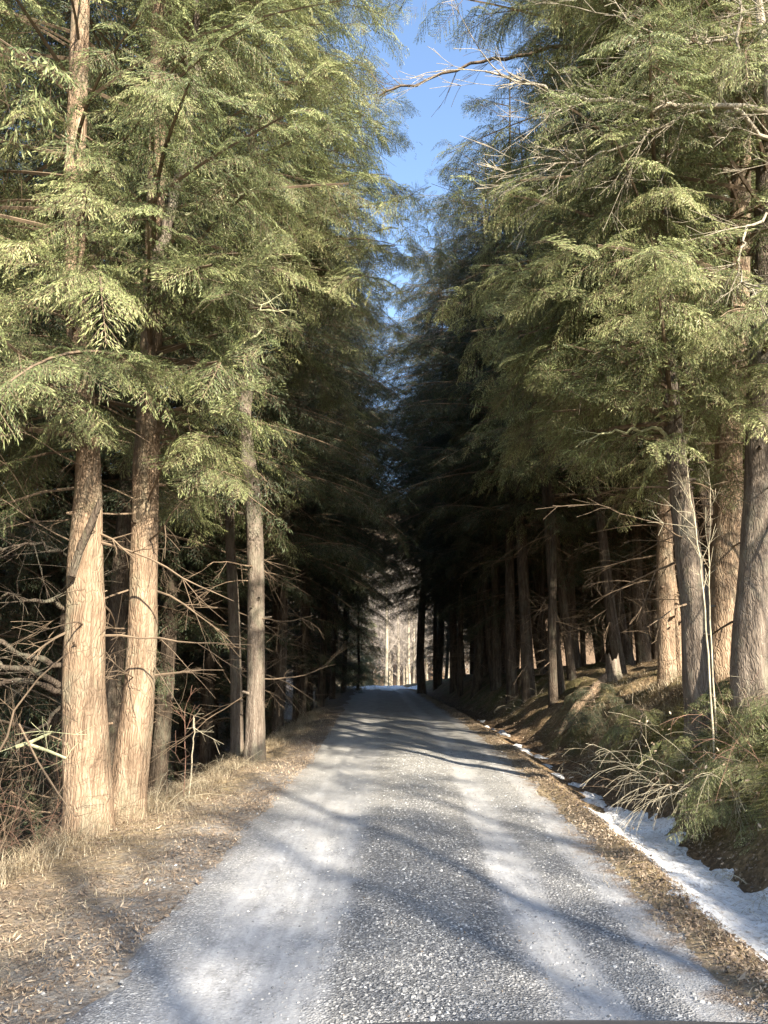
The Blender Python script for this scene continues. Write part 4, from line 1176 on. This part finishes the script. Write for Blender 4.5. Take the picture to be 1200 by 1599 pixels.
# loose stones
m, t, p, _o = new_mat('stone')
t.links.new(ramp(t, attr(t, 'tone'), [(0, (.10, .105, .115)), (.6, (.27, .27, .27)), (.9, (.45, .44, .42)), (1, (.75, .74, .72))]), p.inputs['Base Color'])
p.inputs['Roughness'].default_value = .8; M['stone'] = m
ns = 15000
ys = 2.6 + 12 * rg.rand(ns) ** 1.9
us = np.where(rg.rand(ns) < .62, rg.normal(.14, .36, ns), np.where(rg.rand(ns) < .4, rg.normal(1.25, .15, ns), rg.uniform(-2.2, 1.8, ns)))
xs = us + xcen(ys); zs = height(xs, ys) + .006
cube = np.array([[-1, -1, -1], [1, -1, -1], [1, 1, -1], [-1, 1, -1], [-1, -1, 1], [1, -1, 1], [1, 1, 1], [-1, 1, 1]], float)
fq = np.array([[0, 3, 2, 1], [4, 5, 6, 7], [0, 1, 5, 4], [1, 2, 6, 5], [2, 3, 7, 6], [3, 0, 4, 7]])
s0 = rg.lognormal(math.log(.0052), .38, ns)[:, None, None]
V = cube[None] * np.where(cube[None, :, 2:3] > 0, .62, 1.0) * s0 * (1 + rg.uniform(-.35, .35, (ns, 8, 3)))
V[..., 2] *= .65
an = rg.uniform(0, 6.28, ns); c_a, s_a = np.cos(an)[:, None], np.sin(an)[:, None]
V = np.stack([V[..., 0] * c_a - V[..., 1] * s_a, V[..., 0] * s_a + V[..., 1] * c_a, V[..., 2]], -1) + np.stack([xs, ys, zs], 1)[:, None]
mb = MB(); mb.add(V.reshape(-1, 3), (fq[None] + np.arange(ns)[:, None, None] * 8).reshape(-1, 4), 0, np.repeat(np.clip(rg.beta(1.3, 1.6, ns), 0, 1), 6))
o = mb.build('gravel', [M['stone']]); tag(o, 'loose grey and white stones on the road', kind='stuff')

# ------------------------------------------------------------------ the car's bonnet at the very bottom
m, t, p, _o = new_mat('car_paint')
p.inputs['Base Color'].default_value = (.16, .16, .165, 1); p.inputs['Roughness'].default_value = .35; p.inputs['Metallic'].default_value = .5
M['paint'] = m
m, t, p, _o = new_mat('black_trim'); p.inputs['Base Color'].default_value = (.02, .02, .02, 1); p.inputs['Roughness'].default_value = .5; M['trim'] = m
root = thing('car', 'dark grey car, just the front edge of its bonnet showing at the bottom', 'car', (.32, 1.0, H(.32, 1.0)))
mb = MB(); nu, nv = 41, 30
U_ = np.linspace(-1, 1, nu); Vv = np.linspace(0, 1, nv)
g = []
for v_ in Vv:
    for u_ in U_:
        if v_ < .7: yy = .62 + (v_ / .7) * .84; zz = 1.090 - .070 * (v_ / .7) ** 2
        else: f = (v_ - .7) / .3; yy = 1.46 + .10 * math.sin(f * math.pi / 2); zz = 1.020 - .42 * (1 - math.cos(f * math.pi / 2)) ** .9
        g.append([.32 + u_ * .78, yy - .16 * u_ ** 4 * v_, zz - .02 * abs(u_) ** 2.2 - .30 * max(0, abs(u_) - .9) ** 1.2 * 3])
i = np.arange(nv - 1)[:, None] * nu; j = np.arange(nu - 1)[None]
mb.add(g, np.stack([i + j, i + j + 1, i + nu + j + 1, i + nu + j], -1).reshape(-1, 4))
mb.build('bonnet', [M['paint']], root, smooth=True, loc=root.location)
mb = MB(); mb.tube([[-.42, 1.50, .60], [0, 1.545, .60], [.32, 1.555, .60], [.64, 1.545, .60], [1.06, 1.50, .60]], [.05] * 5, 10)
mb.build('bumper', [M['trim']], root, smooth=True, loc=root.location)
